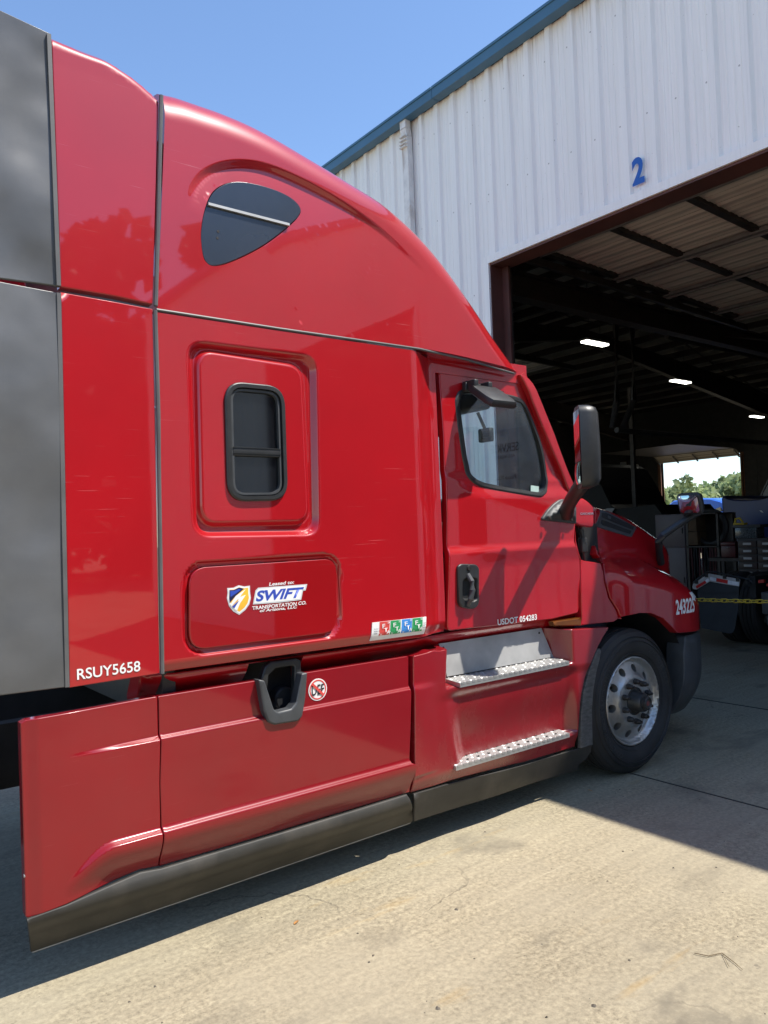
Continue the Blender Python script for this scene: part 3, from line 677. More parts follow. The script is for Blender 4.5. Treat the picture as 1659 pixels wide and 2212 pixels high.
harch = [Us(c6(p), lambda x, z: 3.2 + 0 * x) for p in [(478, 1274), (520, 1255), (580, 1240), (650, 1241), (720, 1272), (770, 1322), (802, 1356)]]
xe, ze = HTc[-1]
hout = list(harch) + [(5.5, .905), (6.02, .90), (6.05, 1.1), (xe + .005, ze - .05)] + [tuple(p) for p in HTc[::-1]] + list(hrear[::-1])[0:]
hext = []
for q in (.004, .012, .024, .04, .055, .07): hext.append(HTc - np.array([0, q]))
hood = panel("hood", hout, y_hood, RED, TR, res=.018, rim=.06, er=.004, extra=hext); hm = mirrored(hood)
mb = MB(); vs = []; n = len(HTc)
yy = y_hood(HTc[:, 0], HTc[:, 1])
for p, y in zip(HTc, yy):
    for k in range(9): t = k / 8; vs.append((p[0] + .02 * math.sin(math.pi * t), y + (2 * YC - 2 * y) * t, p[1] + .05 * math.sin(math.pi * t)))
mb.add(vs, [(i * 9 + k, i * 9 + k + 1, (i + 1) * 9 + k + 1, (i + 1) * 9 + k) for i in range(n - 1) for k in range(8)], True); mb.build("hood_top", RED, TR)
mb = MB(); zz = np.linspace(ze - .03, .9, 6); vs = []
for z in zz:
    x = 6.04; y = float(y_hood(np.array([x]), np.array([z]))[0])
    for k in range(9): t = k / 8; vs.append((x + .12 * math.sin(math.pi * t), y + (2 * YC - 2 * y) * t, z))
mb.add(vs, [(i * 9 + k, i * 9 + k + 1, (i + 1) * 9 + k + 1, (i + 1) * 9 + k) for i in range(5) for k in range(8)], True); mb.build("grille", BLACK, TR)
def y_vent(x, z): return y_hood(x, z) - .006
vp = rounded([Us(c6(p), y_vent) for p in [(345, 632), (400, 652), (560, 738), (562, 752), (538, 797), (520, 796), (334, 740), (326, 725)]], .012, 3)
vent = panel("hood_vent", vp, y_vent, GREYP, TR, res=.02, rim=.02, er=.006)
for q in ([(358, 655), (382, 657), (548, 735), (540, 755), (372, 688), (358, 680)], [(358, 697), (372, 700), (532, 762), (524, 780), (366, 728), (356, 718)]):
    panel("vent_slot", [Us(c6(p), y_vent) for p in q], lambda x, z: y_vent(x, z) - .002, DARK, vent, res=.03, rim=.004, er=0)
def y_numb(x, z): return y_hood(x, z)
text("lettering", "243225", *Us(c6((790, 1252)), y_numb), *Us(c6((890, 1146)), y_numb), y_numb, WHITE, hood, bold=.03, lift=.004)
# headlamp at the fender's nose
hl = panel("headlamp", [Us(c6(p), y_hood) for p in [(852, 1072), (870, 1092), (888, 1112), (900, 1150), (905, 1172), (890, 1162), (868, 1120)]], lambda x, z: y_hood(x, z) - .006, simple("lamp_lens", (.75, .74, .70), .08, var=.2), TR, res=.03, rim=.02, er=.003)  # near-white lens colour stands in for the chrome highlight
# bumper end
def y_bump(x, z): return 3.215 + .9 * np.clip(x - 5.32, 0, 9) ** 2 + 1.3 * np.clip(.62 - z, 0, 1) ** 2 + .010 * ss(.84, .87, z)
bo = rounded([(5.262, .79), (5.305, .888), (5.7, .876), (6.08, .86), (6.1, .40), (5.75, .29), (5.34, .272), (5.245, .292), (5.25, .55)], .03, 4)
bp = panel("bumper", bo, y_bump, GREYP, TR, res=.025, rim=.14, er=.012); mirrored(bp)
MB().rbox((6.02, 3.75, .30), (6.16, 2 * YC - 3.75, .88), .04).build("bumper_middle", GREYP, TR)
# hood mirror on its bent stalk
g = lambda p, Y: (lambda q: (q[0], Y, q[1]))(U(c6(p), Y))
MB().tube([g((705, 950), 3.60), g((694, 880), 3.56), g((690, 825), 3.53), g((712, 790), 3.50), g((790, 735), 3.44), g((860, 690), 3.38), g((925, 655), 3.33)], [.030, .029, .030, .030, .028, .027, .026], 12).build("hood_mirror_stalk", BLACK, TR)
c_ = U(c6((866, 606)), 3.32); hc2 = Vector((c_[0], 3.32, c_[1])); vdir = (hc2 - Vector((0, 0, H))).normalized(); nr2 = (-vdir + Vector((.02, .42, -.02))).normalized()
n2 = Vector((-.92, .10, -.22)).normalized(); a2 = n2.cross(Vector((0, 0, 1))).normalized() * -1; u2 = a2.cross(n2).normalized() * 1
M2 = Matrix(((a2.x, -n2.x, u2.x, hc2.x), (a2.y, -n2.y, u2.y, hc2.y), (a2.z, -n2.z, u2.z, hc2.z), (0, 0, 0, 1)))
def rr(hx, hz, y, r=.35, n=5, skew=0):
    o = []
    for cx_, cz_, a0 in ((1, -1, -90), (1, 1, 0), (-1, 1, 90), (-1, -1, 180)):
        for k in range(n + 1):
            a = math.radians(a0 + 90 * k / n); o.append(Vector((hx * (cx_ * (1 - r) + r * math.cos(a)), y, hz * (cz_ * (1 - r) + r * math.sin(a)))))
    return o
secs = [rr(.098, .080, 0), rr(.104, .086, .008), rr(.104, .086, .03), rr(.085, .070, .07), rr(.05, .04, .09)]; k_ = len(secs[0])
mb = MB(); mb.add([M2 @ p for s_ in secs for p in s_], [(i * k_ + k, i * k_ + (k + 1) % k_, (i + 1) * k_ + (k + 1) % k_, (i + 1) * k_ + k) for i in range(4) for k in range(k_)] + [tuple(range(k_)), tuple(range(4 * k_, 5 * k_))], True)
hmh = mb.build("hood_mirror", BLACK, TR, 50)
mb = MB(); vs = [M2 @ Vector((0, -.016, 0))]; L = 6
for j in range(1, L + 1):
    s_ = j / L; vs += [M2 @ Vector((p.x * s_, -.002 - .014 * (1 - s_ * s_), p.z * s_)) for p in rr(.088, .070, 0)]
fs = [(0, 1 + k, 1 + (k + 1) % k_) for k in range(k_)] + [(1 + j * k_ + k, 1 + (j + 1) * k_ + k, 1 + (j + 1) * k_ + (k + 1) % k_, 1 + j * k_ + (k + 1) % k_) for j in range(L - 1) for k in range(k_)]
mb.add(vs, fs, True); mb.build("mirror_glass", MIRROR, hmh)

# ---- step fairing
def y_step(x, z):
    x = x / KS; z = H - (H - z) / KS; y = YS + 0 * x
    lf, rt_ = ss(2.80, 2.94, x + (z - .89) * .2), ss(3.96, 3.86, x - .02 * z)
    m_ = lf * rt_
    up = ss(.868, .889, z)                                   # behind the upper tread
    y = y + .165 * up * ss(2.83, 2.90, x + (.95 - z) * .1) * ss(3.93, 3.83, x)
    mid = ss(.87, .80, z) * ss(.426, .442, z)
    y = y + m_ * (.024 * mid + .042 * ss(.80, .52, z) * ss(.426, .442, z))
    y = y + .010 * ss(.86, .80, z) * ss(2.70, 2.9, x) + .03 * ss(.44, .34, z)
    y = y - .012 * ss(2.78, 2.62, x) * ss(.44, .46, z) * ss(.94, .90, z)
    return y
so_ = [U(c7(p), YS) for p in [(205, 391), (300, 366), (338, 352), (352, 350)]] + [(x * KS, H - (H - z) * KS) for x, z in ((2.80, 1.088), (2.93, 1.095), (3.63, 1.10), (3.70, 1.108))] + [U(c7(p), YS) for p in [(1300, 205), (1560, 189), (1515, 260), (1478, 330), (1445, 410), (1418, 485), (1395, 560), (1379, 640), (1368, 720), (1363, 800), (1358, 910), (1355, 1024), (1180, 1078), (1000, 1131), (800, 1180), (600, 1231), (400, 1287), (208, 1341)]]
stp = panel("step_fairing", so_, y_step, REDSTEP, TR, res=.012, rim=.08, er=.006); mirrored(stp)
mb = MB(); bpz = [(2.945, 3.292, .912), (3.865, 3.292, .908), (3.79, 3.318, 1.098), (2.915, 3.318, 1.100)]
bpz = [(x * KS, y + .036, H - (H - z) * KS) for x, y, z in bpz]; mb.add(bpz + [(x, y + .004, z) for x, y, z in bpz], [(0, 1, 2, 3), (7, 6, 5, 4), (0, 4, 5, 1), (1, 5, 6, 2), (2, 6, 7, 3), (3, 7, 4, 0)])
bpl = mb.build("step_back_plate", ALUD, TR)
for x, z in ((2.98, 1.066), (3.81, 1.062)): MB().lathe([(0, -.003), (.006, -.003), (.008, 0)], (x, 3.349, z), 10).build("rivet", STEEL, bpl)
def tread(x0, x1, y0, y1, z0, z1, holes=False):
    """step plate with raised teeth; z0 at the front edge, z1 at the back"""
    mb = MB(); zz = lambda y: z0 + (z1 - z0) * (y - y0) / (y1 - y0)
    mb.add([(x0, y0, z0), (x1, y0, z0), (x1, y1, z1), (x0, y1, z1), (x0, y0, z0 - .024), (x1, y0, z0 - .024), (x1, y1, z1 - .024), (x0, y1, z1 - .024)], [(0, 1, 2, 3), (7, 6, 5, 4), (0, 4, 5, 1), (1, 5, 6, 2), (2, 6, 7, 3), (3, 7, 4, 0)])
    nx, ny = 22, 4
    for i in range(nx):
        for j in range(ny):
            cx_ = x0 + (x1 - x0) * (i + .5 + (.25 if j % 2 else -.25)) / nx; cy_ = y0 + (y1 - y0) * (j + .55) / ny; a = math.radians(35 if (i + j) % 2 else -35); L, W = .013, .006
            c, s_ = math.cos(a), math.sin(a); q = []
            for (u, v, h) in ((-L, 0, 0), (0, -W, 0), (L, 0, 0), (0, W, 0), (-L * .4, 0, .0035), (L * .4, 0, .0035)): q.append((cx_ + u * c - v * s_, cy_ + u * s_ + v * c, zz(cy_ + u * s_ + v * c) + h))
            mb.add(q, [(0, 1, 4), (1, 5, 4), (1, 2, 5), (2, 3, 5), (3, 4, 5), (3, 0, 4)])
    for i in range(nx * 1):
        cx_ = x0 + (x1 - x0) * (i + .5) / nx; mb.box((cx_ - .012, y0 - .002, z0 - .008), (cx_ + .012, y0 + .004, z0 + .004))
    return mb
ksz = lambda z: H - (H - z) * KS
t1 = tread(2.928 * KS, 3.868 * KS, YS - .008, 3.35, ksz(.893), ksz(.905)).build("upper_step", ALU, TR)
t2 = tread(2.872 * KS, 3.84 * KS, YS - .010, 3.325, ksz(.447), ksz(.462)).build("lower_step", ALU, TR)
for i in range(11):
    for j in range(2): MB().lathe([(0, 0), (.010, 0)], (2.872 * KS + .978 * (i + .5 + .4 * j) / 11.5, 3.195 + .13 * (.36 + .36 * j), ksz(.447) + .0075 + .006 * j), 10, 'Z').build("drain_hole", DARK, t2)
MB().box((2.87 * KS, 3.322, ksz(.455)), (3.83 * KS, 3.330, ksz(.498))).build("step_back_plate", ALUD, TR)
# dusty rubber below, splash guard beside the tyre
def y_sk(x, z): return 3.215 + .45 * np.clip(.40 - z, 0, 1) ** 1.3 + .0 * x + .006 * np.sin(x * 9)
panel("front_skirt", [Us(c7(p), y_sk) for p in [(210, 1342), (600, 1232), (1000, 1132), (1355, 1025), (1440, 1000)]] + [Us(c7(p), y_sk) for p in [(1432, 1050), (1395, 1105), (1350, 1140), (1350, 1172), (900, 1312), (500, 1440), (210, 1532)]], y_sk, SKIRT, TR, res=.04, rim=.012, er=.004)
panel("splash_guard", [U(c7(p), 3.222) for p in [(1470, 345), (1490, 335), (1497, 350), (1490, 400), (1465, 500), (1445, 620), (1435, 760), (1440, 1000), (1355, 1024), (1362, 800), (1378, 640), (1418, 485)]], lambda x, z: 3.216 + 0 * x, simple("scuffed_rubber", (.09, .088, .084), .5, var=.5, scale=9, stretch=(2, 1, 6)), TR, res=.05, rim=.02, er=.004)

# ---- chassis fairings
c1z = lambda x: np.interp(x, [.66, 1.21, 2.6], [.93, .923, .920])
def y_fair(x, z):
    x = x / KF; z = H - (H - z) / KF
    f = ss(.80, 1.20, x)                                             # both ledges die out towards the rear
    y = YF + .026 - .026 * ss(.930, .912, z) * f - .026 * (1 - f)
    z2 = .545 - .045 * (1 - ss(.78, 1.0, x)) - .08 * ss(1.0, .75, x)
    y = y - .030 * ss(z2 + .012, z2 - .012, z) * ss(.80, 1.02, x) + .055 * ss(z2 - .02, .38, z) * ss(.80, 1.02, x)
    y = y + .010 * ss(.74, .68, x)
    return y - .02 * ss(.41, .385, z) * 0
g_out = plist([(80, 694), (100, 681), (350, 637), (603, 594), (606, 745), (603, 920), (606, 1090), (607, 1238), (530, 1252), (400, 1310), (250, 1376), (108, 1431), (100, 1425)], c4, YF)
fg = panel("rear_fairing", g_out, y_fair, REDSHADE, TR, res=.0075, rim=.045, er=.005); mirrored(fg)
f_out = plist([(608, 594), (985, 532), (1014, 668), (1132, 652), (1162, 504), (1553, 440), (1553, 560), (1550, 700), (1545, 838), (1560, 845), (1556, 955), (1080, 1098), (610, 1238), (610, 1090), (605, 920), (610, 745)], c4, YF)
ff = panel("tank_fairing", f_out, y_fair, REDSHADE, TR, res=.012, rim=.05, er=.004); mirrored(ff)
for y_ in (745, 980, 840, 890, 1000, 1265, 1385): 
    if y_ in (840, 890, 1000, 1265): p = U(c4((91 + (y_ - 840) * .01, y_)), YF + .02); MB().lathe([(0, -.01), (.007, -.01), (.009, 0)], (p[0] + .004, YF + .02, p[1]), 10, 'X').build("bolt", ALU, fg)
def y_sk2(x, z): return 3.222 + .030 * np.sin(np.clip((.38 - z) / .15, 0, 1) * math.pi) * -1 + 1.0 * np.clip(.33 - z, 0, 1) ** 1.3 + .003 * np.sin(x * 7 + z * 9)
skp = resample([(103, 1432), (250, 1378), (400, 1311), (530, 1254), (608, 1240), (1080, 1100), (1535, 960), (1552, 990), (1560, 1030), (1556, 1064), (900, 1290), (560, 1405), (118, 1556), (112, 1500)], 40)
sk = panel("rubber_skirt", [Us(c4(p), y_sk2) for p in skp], y_sk2, SKIRT, TR, res=.022, rim=.012, er=.004)
ep = [Us(c4(p), y_sk2) for p in resample([(122, 1553), (560, 1403), (900, 1288), (1548, 1066)], 60, False)]
MB().tube([(x, float(y_sk2(np.array([x]), np.array([z]))[0]) + .004, z - .001) for x, z in ep], .0045, 6).build("skirt_edge", simple("pale_edge", (.30, .31, .31), .5), sk)
# filler opening
uo = rounded(plist([(983, 530), (1005, 532), (1040, 640), (1055, 652), (1105, 640), (1125, 615), (1147, 506), (1167, 502), (1160, 600), (1148, 668), (1130, 686), (1042, 700), (1018, 690), (1003, 650)], c4, YF - .03), .006, 2)
fs_ = panel("filler_surround", uo, YF - .018, GREYP, TR, res=.03, rim=.05, er=.010)
ro = plist([(985, 525), (1000, 478), (1022, 459), (1120, 447), (1134, 455), (1138, 505), (1140, 640), (1108, 650), (1112, 480), (1105, 474), (1040, 484), (1014, 510), (1008, 560), (1004, 640), (985, 600)], c4, 3.262)
panel("filler_ring", ro, 3.255, BLACK, TR, res=.03, rim=.03, er=.01)
MB().box((1.66, 3.40, .84), (2.02, 3.42, 1.19)).build("filler_cavity", DARK, TR)
p = U(c4((1060, 600)), 3.33); MB().lathe([(0, -.03), (.05, -.03), (.058, -.02), (.058, .03)], (p[0] + .02, 3.345, p[1]), 24).build("filler_cap", BLACK, TR)
# fluid sticker
ct = np.array(U(cf((649, 744)), YF + .02)); rad = abs(U(cf((649, 660)), YF)[1] - ct[1])
circ = lambda r, n=36: [(ct[0] + r * math.cos(2 * math.pi * k / n), ct[1] + r * math.sin(2 * math.pi * k / n)) for k in range(n)]
ysk = lambda x, z: y_fair(x, z) - .002
st = flat("fluid_sticker", circ(rad), ysk, WHITE, TR)
panel("sticker_ring", circ(rad * .9), lambda x, z: ysk(x, z) - .001, COLS[0], st, res=.03, holes=[circ(rad * .78)], rim=.001, er=0)
text("lettering", "DEF", ct[0] - rad * .66, ct[1] - rad * .46, ct[0] + rad * .66, ct[1] + rad * .46, lambda x, z: ysk(x, z) - .0005, INK, st, bold=.008)
a = math.radians(-45); dx, dz = math.cos(a), math.sin(a); q = rad * .84
flat("sticker_bar", [(ct[0] - dx * q - dz * .006, ct[1] - dz * q + dx * .006), (ct[0] + dx * q - dz * .006, ct[1] + dz * q + dx * .006), (ct[0] + dx * q + dz * .006, ct[1] + dz * q - dx * .006), (ct[0] - dx * q + dz * .006, ct[1] - dz * q - dx * .006)], lambda x, z: ysk(x, z) - .004, COLS[0], st)
# ---- chassis below and behind
MB().box((-3.2, 3.95, .62), (5.6, 4.03, .92)).box((-3.2, 2 * YC - 4.03, .62), (5.6, 2 * YC - 3.95, .92)).build("frame_rail", DARK, TR)
MB().rbox((.85, 3.62, .76), (1.24, 3.9, .80), .01).box((1.0, 3.5, .5), (2.7, 3.6, 1.0)).build("deck_plate", DARK, TR)
MB().lathe([(0, 0), (.30, 0), (.32, .02), (.32, 1.3), (.30, 1.32), (0, 1.32)], (1.3, 3.60, .66), 32, 'X').build("fuel_tank", ALUD, TR)
MB().rbox((.2, 3.7, .42), (.62, 4.0, .86), .04).build("air_tank", DARK, TR)
MB().box((4.55, 3.5, .46), (4.72, 2 * YC - 3.5, .58)).build("front_axle", DARK, TR)
mb = MB(); n = 20; vs = []                                # dark liner inside the wheel arch
for k in range(n + 1):
    a = math.radians(190 - 190 * k / n)
    for y in (3.27, 3.9): vs.append((4.72 + .66 * math.cos(a), y, .50 + .63 * math.sin(a)))
mb.add(vs, [(2 * k, 2 * k + 1, 2 * k + 3, 2 * k + 2) for k in range(n)], True); mb.box((4.0, 3.9, .3), (5.5, 3.93, 1.3)); mb.build("wheel_well", DARK, TR)

# ---- wheels
TYP = [(.305, .045), (.315, .022), (.345, .006), (.39, -.004), (.43, .0), (.455, .012), (.472, .024), (.478, .026), (.483, .034), (.497, .048), (.502, .075), (.502, .080), (.490, .081), (.490, .091), (.503, .092), (.504, .135), (.491, .136), (.491, .146), (.504, .147), (.504, .188), (.491, .189), (.491, .199), (.503, .2), (.502, .235), (.495, .25), (.46, .272), (.40, .28), (.32, .25), (.305, .23)]
def wheel(parent, c, steer=True):
    cx_, cy_, cz_ = c
    ty = MB().lathe(TYP, c, 96, closed=True).build("tyre", TYRE, parent, 30)
    rings = MB()
    for r in (.335, .415, .444): rings.lathe([(r, -.001), (r + .003, -.0035 - (.004 if r > .4 else 0)), (r + .006, -.001)], (cx_, cy_ + (.008 if r < .4 else 0) + (.006 if r > .44 else 0), cz_), 96)
    rings.build("tyre_ring", TYRE, ty)
    def yr(x, z):
        r = np.hypot(x - cx_, z - cz_)
        return cy_ + np.interp(r, [0, .10, .165, .178, .195, .215, .25, .268, .280, .289, .297, .303, .31], [.005, .005, .005, .008, .022, .034, .05, .056, .05, .03, .012, .012, .02])
    CI = lambda r, n, x=0, z=0: [(cx_ + x + r * math.cos(2 * math.pi * k / n), cz_ + z + r * math.sin(2 * math.pi * k / n)) for k in range(n)]
    holes = [CI(.0285, 20, .226 * math.cos(a), .226 * math.sin(a)) for a in [2 * math.pi * (k + .15) / 10 for k in range(10)]]
    holes.append(CI(.098, 40))
    ri = panel("rim", CI(.309, 96), yr, RIM, parent, res=.011, holes=holes, rim=.05, er=0)
    MB().lathe([(.30, .055), (.0, .055)], (cx_, cy_ + .03, cz_), 48).build("brake_drum", DARK, parent)
    hub = MB().lathe([(.099, .03), (.097, .012), (.088, .012), (.080, .010), (.070, -.020), (.066, -.060), (.060, -.072), (.046, -.074), (.044, -.098), (.036, -.104), (.030, -.098), (.026, -.096), (0, -.096)], c, 36).build("hub", simple("hub_grease", (.06, .058, .055), .45, metal=.5, var=.4) if "hub_grease" not in MATS else MATS["hub_grease"], parent)
    MB().lathe([(0, -.0985), (.016, -.0985), (.018, -.096)], c, 20).build("hub_plug", simple("hub_red", (.16, .04, .035), .4) if "hub_red" not in MATS else MATS["hub_red"], hub)
    for k in range(10):
        a = 2 * math.pi * (k + .45) / 10
        MB().lathe([(.021, .006), (.021, -.006), (.0185, -.008), (.0175, -.024), (.013, -.034), (.010, -.036), (.010, -.046), (0, -.048)], (cx_ + .138 * math.cos(a), cy_, cz_ + .138 * math.sin(a)), 12).build("lug_nut", MATS["dark_steel"], ri)
wc = Vector((4.655, 3.235, .503))
wheel(TR, tuple(wc))
LETR = simple("tyre_letter", (.040, .039, .038), .55)
ty0 = [c for c in TR.children if c.name.startswith("tyre")][0]
for body, a0, r0, span in (("CONTI ECO HS3", 200, .368, 62), ("275/80 R 22.5", 62, .368, 52), ("CONTINENTAL", -118, .372, 50)):
    t_ = text("lettering", body, 0, 0, 1, 1, 0.0, LETR, ty0, bold=.01)
    for v in t_.data.vertices:
        a = math.radians(a0 - span * v.co.x); r = r0 + .032 * v.co.z; v.co = (wc.x + r * math.cos(a), wc.y + float(np.interp(r, [.345, .39, .43], [.006, -.004, 0])) - .002, wc.z + r * math.sin(a))
mb = MB(); mb.lathe([(r, .28 - y) for r, y in TYP], (4.655, 2 * YC - 3.235 - .28, .503), 48, closed=True); mb.build("tyre", TYRE, TR, 30)
for xx in (-.75, -2.05):
    for yy in (3.21, 3.55, 2 * YC - 3.49, 2 * YC - 3.83):
        MB().lathe(TYP, (xx, yy, .503), 48, closed=True).build("tyre", TYRE, TR, 30)

# ================================================================== GROUND
def concrete():
    ma, t, b = nodes_of("concrete"); v = coord(t)
    # a slab worn along the driving direction: broad tone, streaks, exposed grit, smudges, rust, hairline cracks
    a = ramp(t, noise(t, coord(t, (.55, 1, 1)), .8, 7, .6), .3, .72, (.285, .250, .180, 1), (.375, .333, .242, 1))
    st = noise(t, coord(t, (.35, 7, 1), (0, 0, .04)), 2.1, 7, .62); a = mix(t, .5, a, ramp(t, st, .3, .72, (.78, .78, .78, 1), (1.18, 1.17, 1.13, 1)), 'MULTIPLY')
    scr = math_(t, 'MULTIPLY', ramp(t, noise(t, coord(t, (.5, 26, 1), (0, 0, .10)), 1.6, 3, .5), .66, .72), ramp(t, noise(t, v, 1.2, 4), .48, .62)); a = mix(t, math_(t, 'MULTIPLY', scr, .55), a, (.47, .42, .31, 1))
    f1 = noise(t, v, 42, 8, .75); f2 = noise(t, v, 110, 4, .6)
    wear = ramp(t, noise(t, v, 1.5, 6, .62), .40, .62)
    a = mix(t, math_(t, 'MULTIPLY_ADD', wear, .5, .5), a, ramp(t, f1, .34, .66, (.56, .54, .51, 1), (1.36, 1.34, 1.28, 1)), 'MULTIPLY')
    pit = math_(t, 'MULTIPLY', ramp(t, f2, .60, .68), wear); a = mix(t, math_(t, 'MULTIPLY', pit, .7), a, (.10, .088, .066, 1))
    smu = math_(t, 'MULTIPLY', ramp(t, noise(t, coord(t, (1, 1.3, 1), (0, 0, .5)), 1.15, 6, .6, .4), .555, .68), ramp(t, f1, .2, .5)); a = mix(t, math_(t, 'MULTIPLY', smu, .62), a, (.095, .085, .068, 1))
    oil = ramp(t, noise(t, coord(t, (1, 1, 1), (0, 0, .6)), 2.9, 5, .6), .70, .78); a = mix(t, math_(t, 'MULTIPLY', oil, .55), a, (.07, .063, .055, 1))
    spk = ramp(t, noise(t, v, 17, 3, .5), .71, .77); a = mix(t, math_(t, 'MULTIPLY', spk, .5), a, (.10, .088, .07, 1))
    rust = ramp(t, noise(t, coord(t, (.45, 2.2, 1), (0, 0, .25)), 1.9, 6, .6), .62, .74); a = mix(t, math_(t, 'MULTIPLY', rust, .38), a, (.42, .25, .05, 1))
    wv = N(t, "ShaderNodeTexVoronoi", feature='DISTANCE_TO_EDGE'); wv.inputs["Scale"].default_value = .42
    mp = N(t, "ShaderNodeVectorMath", operation='ADD'); t.links.new(v, mp.inputs[0])
    nn_ = N(t, "ShaderNodeTexNoise"); nn_.inputs["Scale"].default_value = 1.6; nn_.inputs["Detail"].default_value = 8; t.links.new(v, nn_.inputs["Vector"])
    sc_ = N(t, "ShaderNodeVectorMath", operation='SCALE'); sc_.inputs[3].default_value = .8; t.links.new(nn_.outputs[1], sc_.inputs[0]); t.links.new(sc_.outputs[0], mp.inputs[1]); t.links.new(mp.outputs[0], wv.inputs["Vector"])
    crk = math_(t, 'MULTIPLY', ramp(t, wv.outputs["Distance"], .001, .0035, (1, 1, 1, 1), (0, 0, 0, 1)), ramp(t, noise(t, v, .7, 3), .46, .56))
    a = mix(t, math_(t, 'MULTIPLY', crk, .5), a, (.06, .052, .042, 1))
    t.links.new(a, b.inputs["Base Color"]); b.inputs["Roughness"].default_value = .85; b.inputs["Specular IOR Level"].default_value = .25
    hh = math_(t, 'SUBTRACT', math_(t, 'SUBTRACT', math_(t, 'MULTIPLY', f1, .8), math_(t, 'MULTIPLY', pit, .5)), crk)
    bump(t, b, hh, .4, .005); return ma
CONC = concrete()
MB().add([(-600, -600, 0), (600, -600, 0), (600, 600, 0), (-600, 600, 0)], [(0, 1, 2, 3)]).build("ground", CONC)["kind"] = "structure"
JOINT = simple("joint_filler", (.045, .04, .035), .8)
mb = MB()
for x in (7.03,): mb.box((x - .010, -30, .001), (x + .010, 24, .004))
ja, jb = UZ((1215, 1682), 0), UZ((1405, 1738), 0)
for x in (4.62, -1.4, -7.4): mb.box((x - .006, -30, .001), (x + .006, 24, .004))
jy = UZ((1600, 1742), 0)[1]
for y in (8.6, -2.4): mb.box((-20, y - .006, .0012), (6.5, y + .006, .0042))
mb.build("pavement_joint", JOINT)["kind"] = "structure"
mb = MB()
for i in range(260):
    if i < 40: p = UZ((random.uniform(40, 1640), random.uniform(1760, 2200)), 0); x, y = p
    else: x, y = random.uniform(-2, 6), random.uniform(.3, 3.3)
    r = random.choice([.002, .003, .003, .004, .006, .009 if i < 25 else .004]); a = random.uniform(0, 6)
    q = [(x + r * random.uniform(.6, 1.5) * math.cos(a + k * 1.2566), y + r * random.uniform(.6, 1.4) * math.sin(a + k * 1.2566), .0005) for k in range(5)]
    mb.add(q + [(x, y, r * .9)], [(k, (k + 1) % 5, 5) for k in range(5)])
mb.build("grit", simple("grit_stone", (.10, .085, .065), .9, var=.6, scale=3))["kind"] = "stuff"
LEAF = simple("dry_leaf", (.42, .20, .06), .7, var=.4)
for (px_, lab) in (((640, 1993), "small orange dry leaf on the sunlit concrete below the white skirt edge"), ((1275, 1708), "small dry leaf on the concrete near the shadow corner by the steps")):
    x, y = UZ(px_, 0); a = random.uniform(0, 6)
    pts = [(-.022, 0, .001), (-.008, .009, .005), (.012, .008, .006), (.024, 0, .003), (.010, -.009, .003), (-.008, -.008, .002)]
    tag(MB().add([(x + p[0] * math.cos(a) - p[1] * math.sin(a), y + p[0] * math.sin(a) + p[1] * math.cos(a), p[2]) for p in pts], [(0, 1, 2, 3), (0, 3, 4, 5)]).build("dry_leaf", LEAF), lab, "leaf")

tw = [UZ(p, 0) for p in ((1500, 2062), (1530, 2068), (1560, 2062), (1590, 2085), (1604, 2098))]
mb = MB(); mb.tube([(x, y, .006) for x, y in tw], [.0015, .002, .002, .0015, .001], 6); x, y = tw[2]; q = UZ((1575, 2092), 0); mb.tube([(x, y, .006), (q[0], q[1], .008)], .001, 6)
tag(mb.build("twig", simple("twig_bark", (.16, .12, .07), .9)), "thin brown twig lying on the concrete at the lower right", "twig")

# ================================================================== THE GARAGE
XW, XB = 6.6, 34.3
ZE, ZD = 7.17, 4.88
YA, YZ = -10.9, 27.1
GB = empty("garage_building", (XW, 4.3, 0), "white ribbed metal garage with blue gutter and open bay door number 2", "building")
def sheet_white():
    ma, t, b = nodes_of("white_sheet"); v = coord(t)
    c = ramp(t, noise(t, coord(t, (1, 9, .25)), 2.2, 6, .6), .3, .75, (.80, .80, .78, 1), (.89, .89, .875, 1))
    st = ramp(t, noise(t, coord(t, (1, 26, .35)), 2.4, 4, .5), .60, .74); c = mix(t, math_(t, 'MULTIPLY', st, .22), c, (.45, .43, .42, 1))
    d = ramp(t, noise(t, v, 30, 2, .5), .73, .77); c = mix(t, math_(t, 'MULTIPLY', d, .5), c, (.30, .27, .24, 1))
    sp = N(t, "ShaderNodeSeparateXYZ"); t.links.new(v, sp.inputs[0])
    hi_ = N(t, "ShaderNodeMapRange"); hi_.inputs[1].default_value = 6.3; hi_.inputs[2].default_value = 7.15; t.links.new(sp.outputs[2], hi_.inputs[0])
    run = math_(t, 'MULTIPLY', ramp(t, noise(t, coord(t, (1, 14, .5)), 1.9, 5, .6), .55, .70), math_(t, 'POWER', hi_.outputs[0], 2.0)); c = mix(t, math_(t, 'MULTIPLY', run, .55), c, (.34, .27, .20, 1))      # rusty runs under the gutter
                                                                                            # rows of screw heads
    fy = math_(t, 'MULTIPLY', math_(t, 'SUBTRACT', math_(t, 'FRACT', math_(t, 'DIVIDE', math_(t, 'SUBTRACT', sp.outputs[1], 4.02), .305)), .5), .305)
    fz = math_(t, 'MULTIPLY', math_(t, 'SUBTRACT', math_(t, 'FRACT', math_(t, 'DIVIDE', math_(t, 'SUBTRACT', sp.outputs[2], .62), 1.13)), .5), 1.13)
    rd = math_(t, 'SQRT', math_(t, 'ADD', math_(t, 'MULTIPLY', fy, fy), math_(t, 'MULTIPLY', fz, fz)))
    c = mix(t, math_(t, 'MULTIPLY', math_(t, 'LESS_THAN', rd, .009), .7), c, (.30, .29, .28, 1))
    t.links.new(c, b.inputs["Base Color"]); b.inputs["Roughness"].default_value = .45; return ma
SHEET = sheet_white()
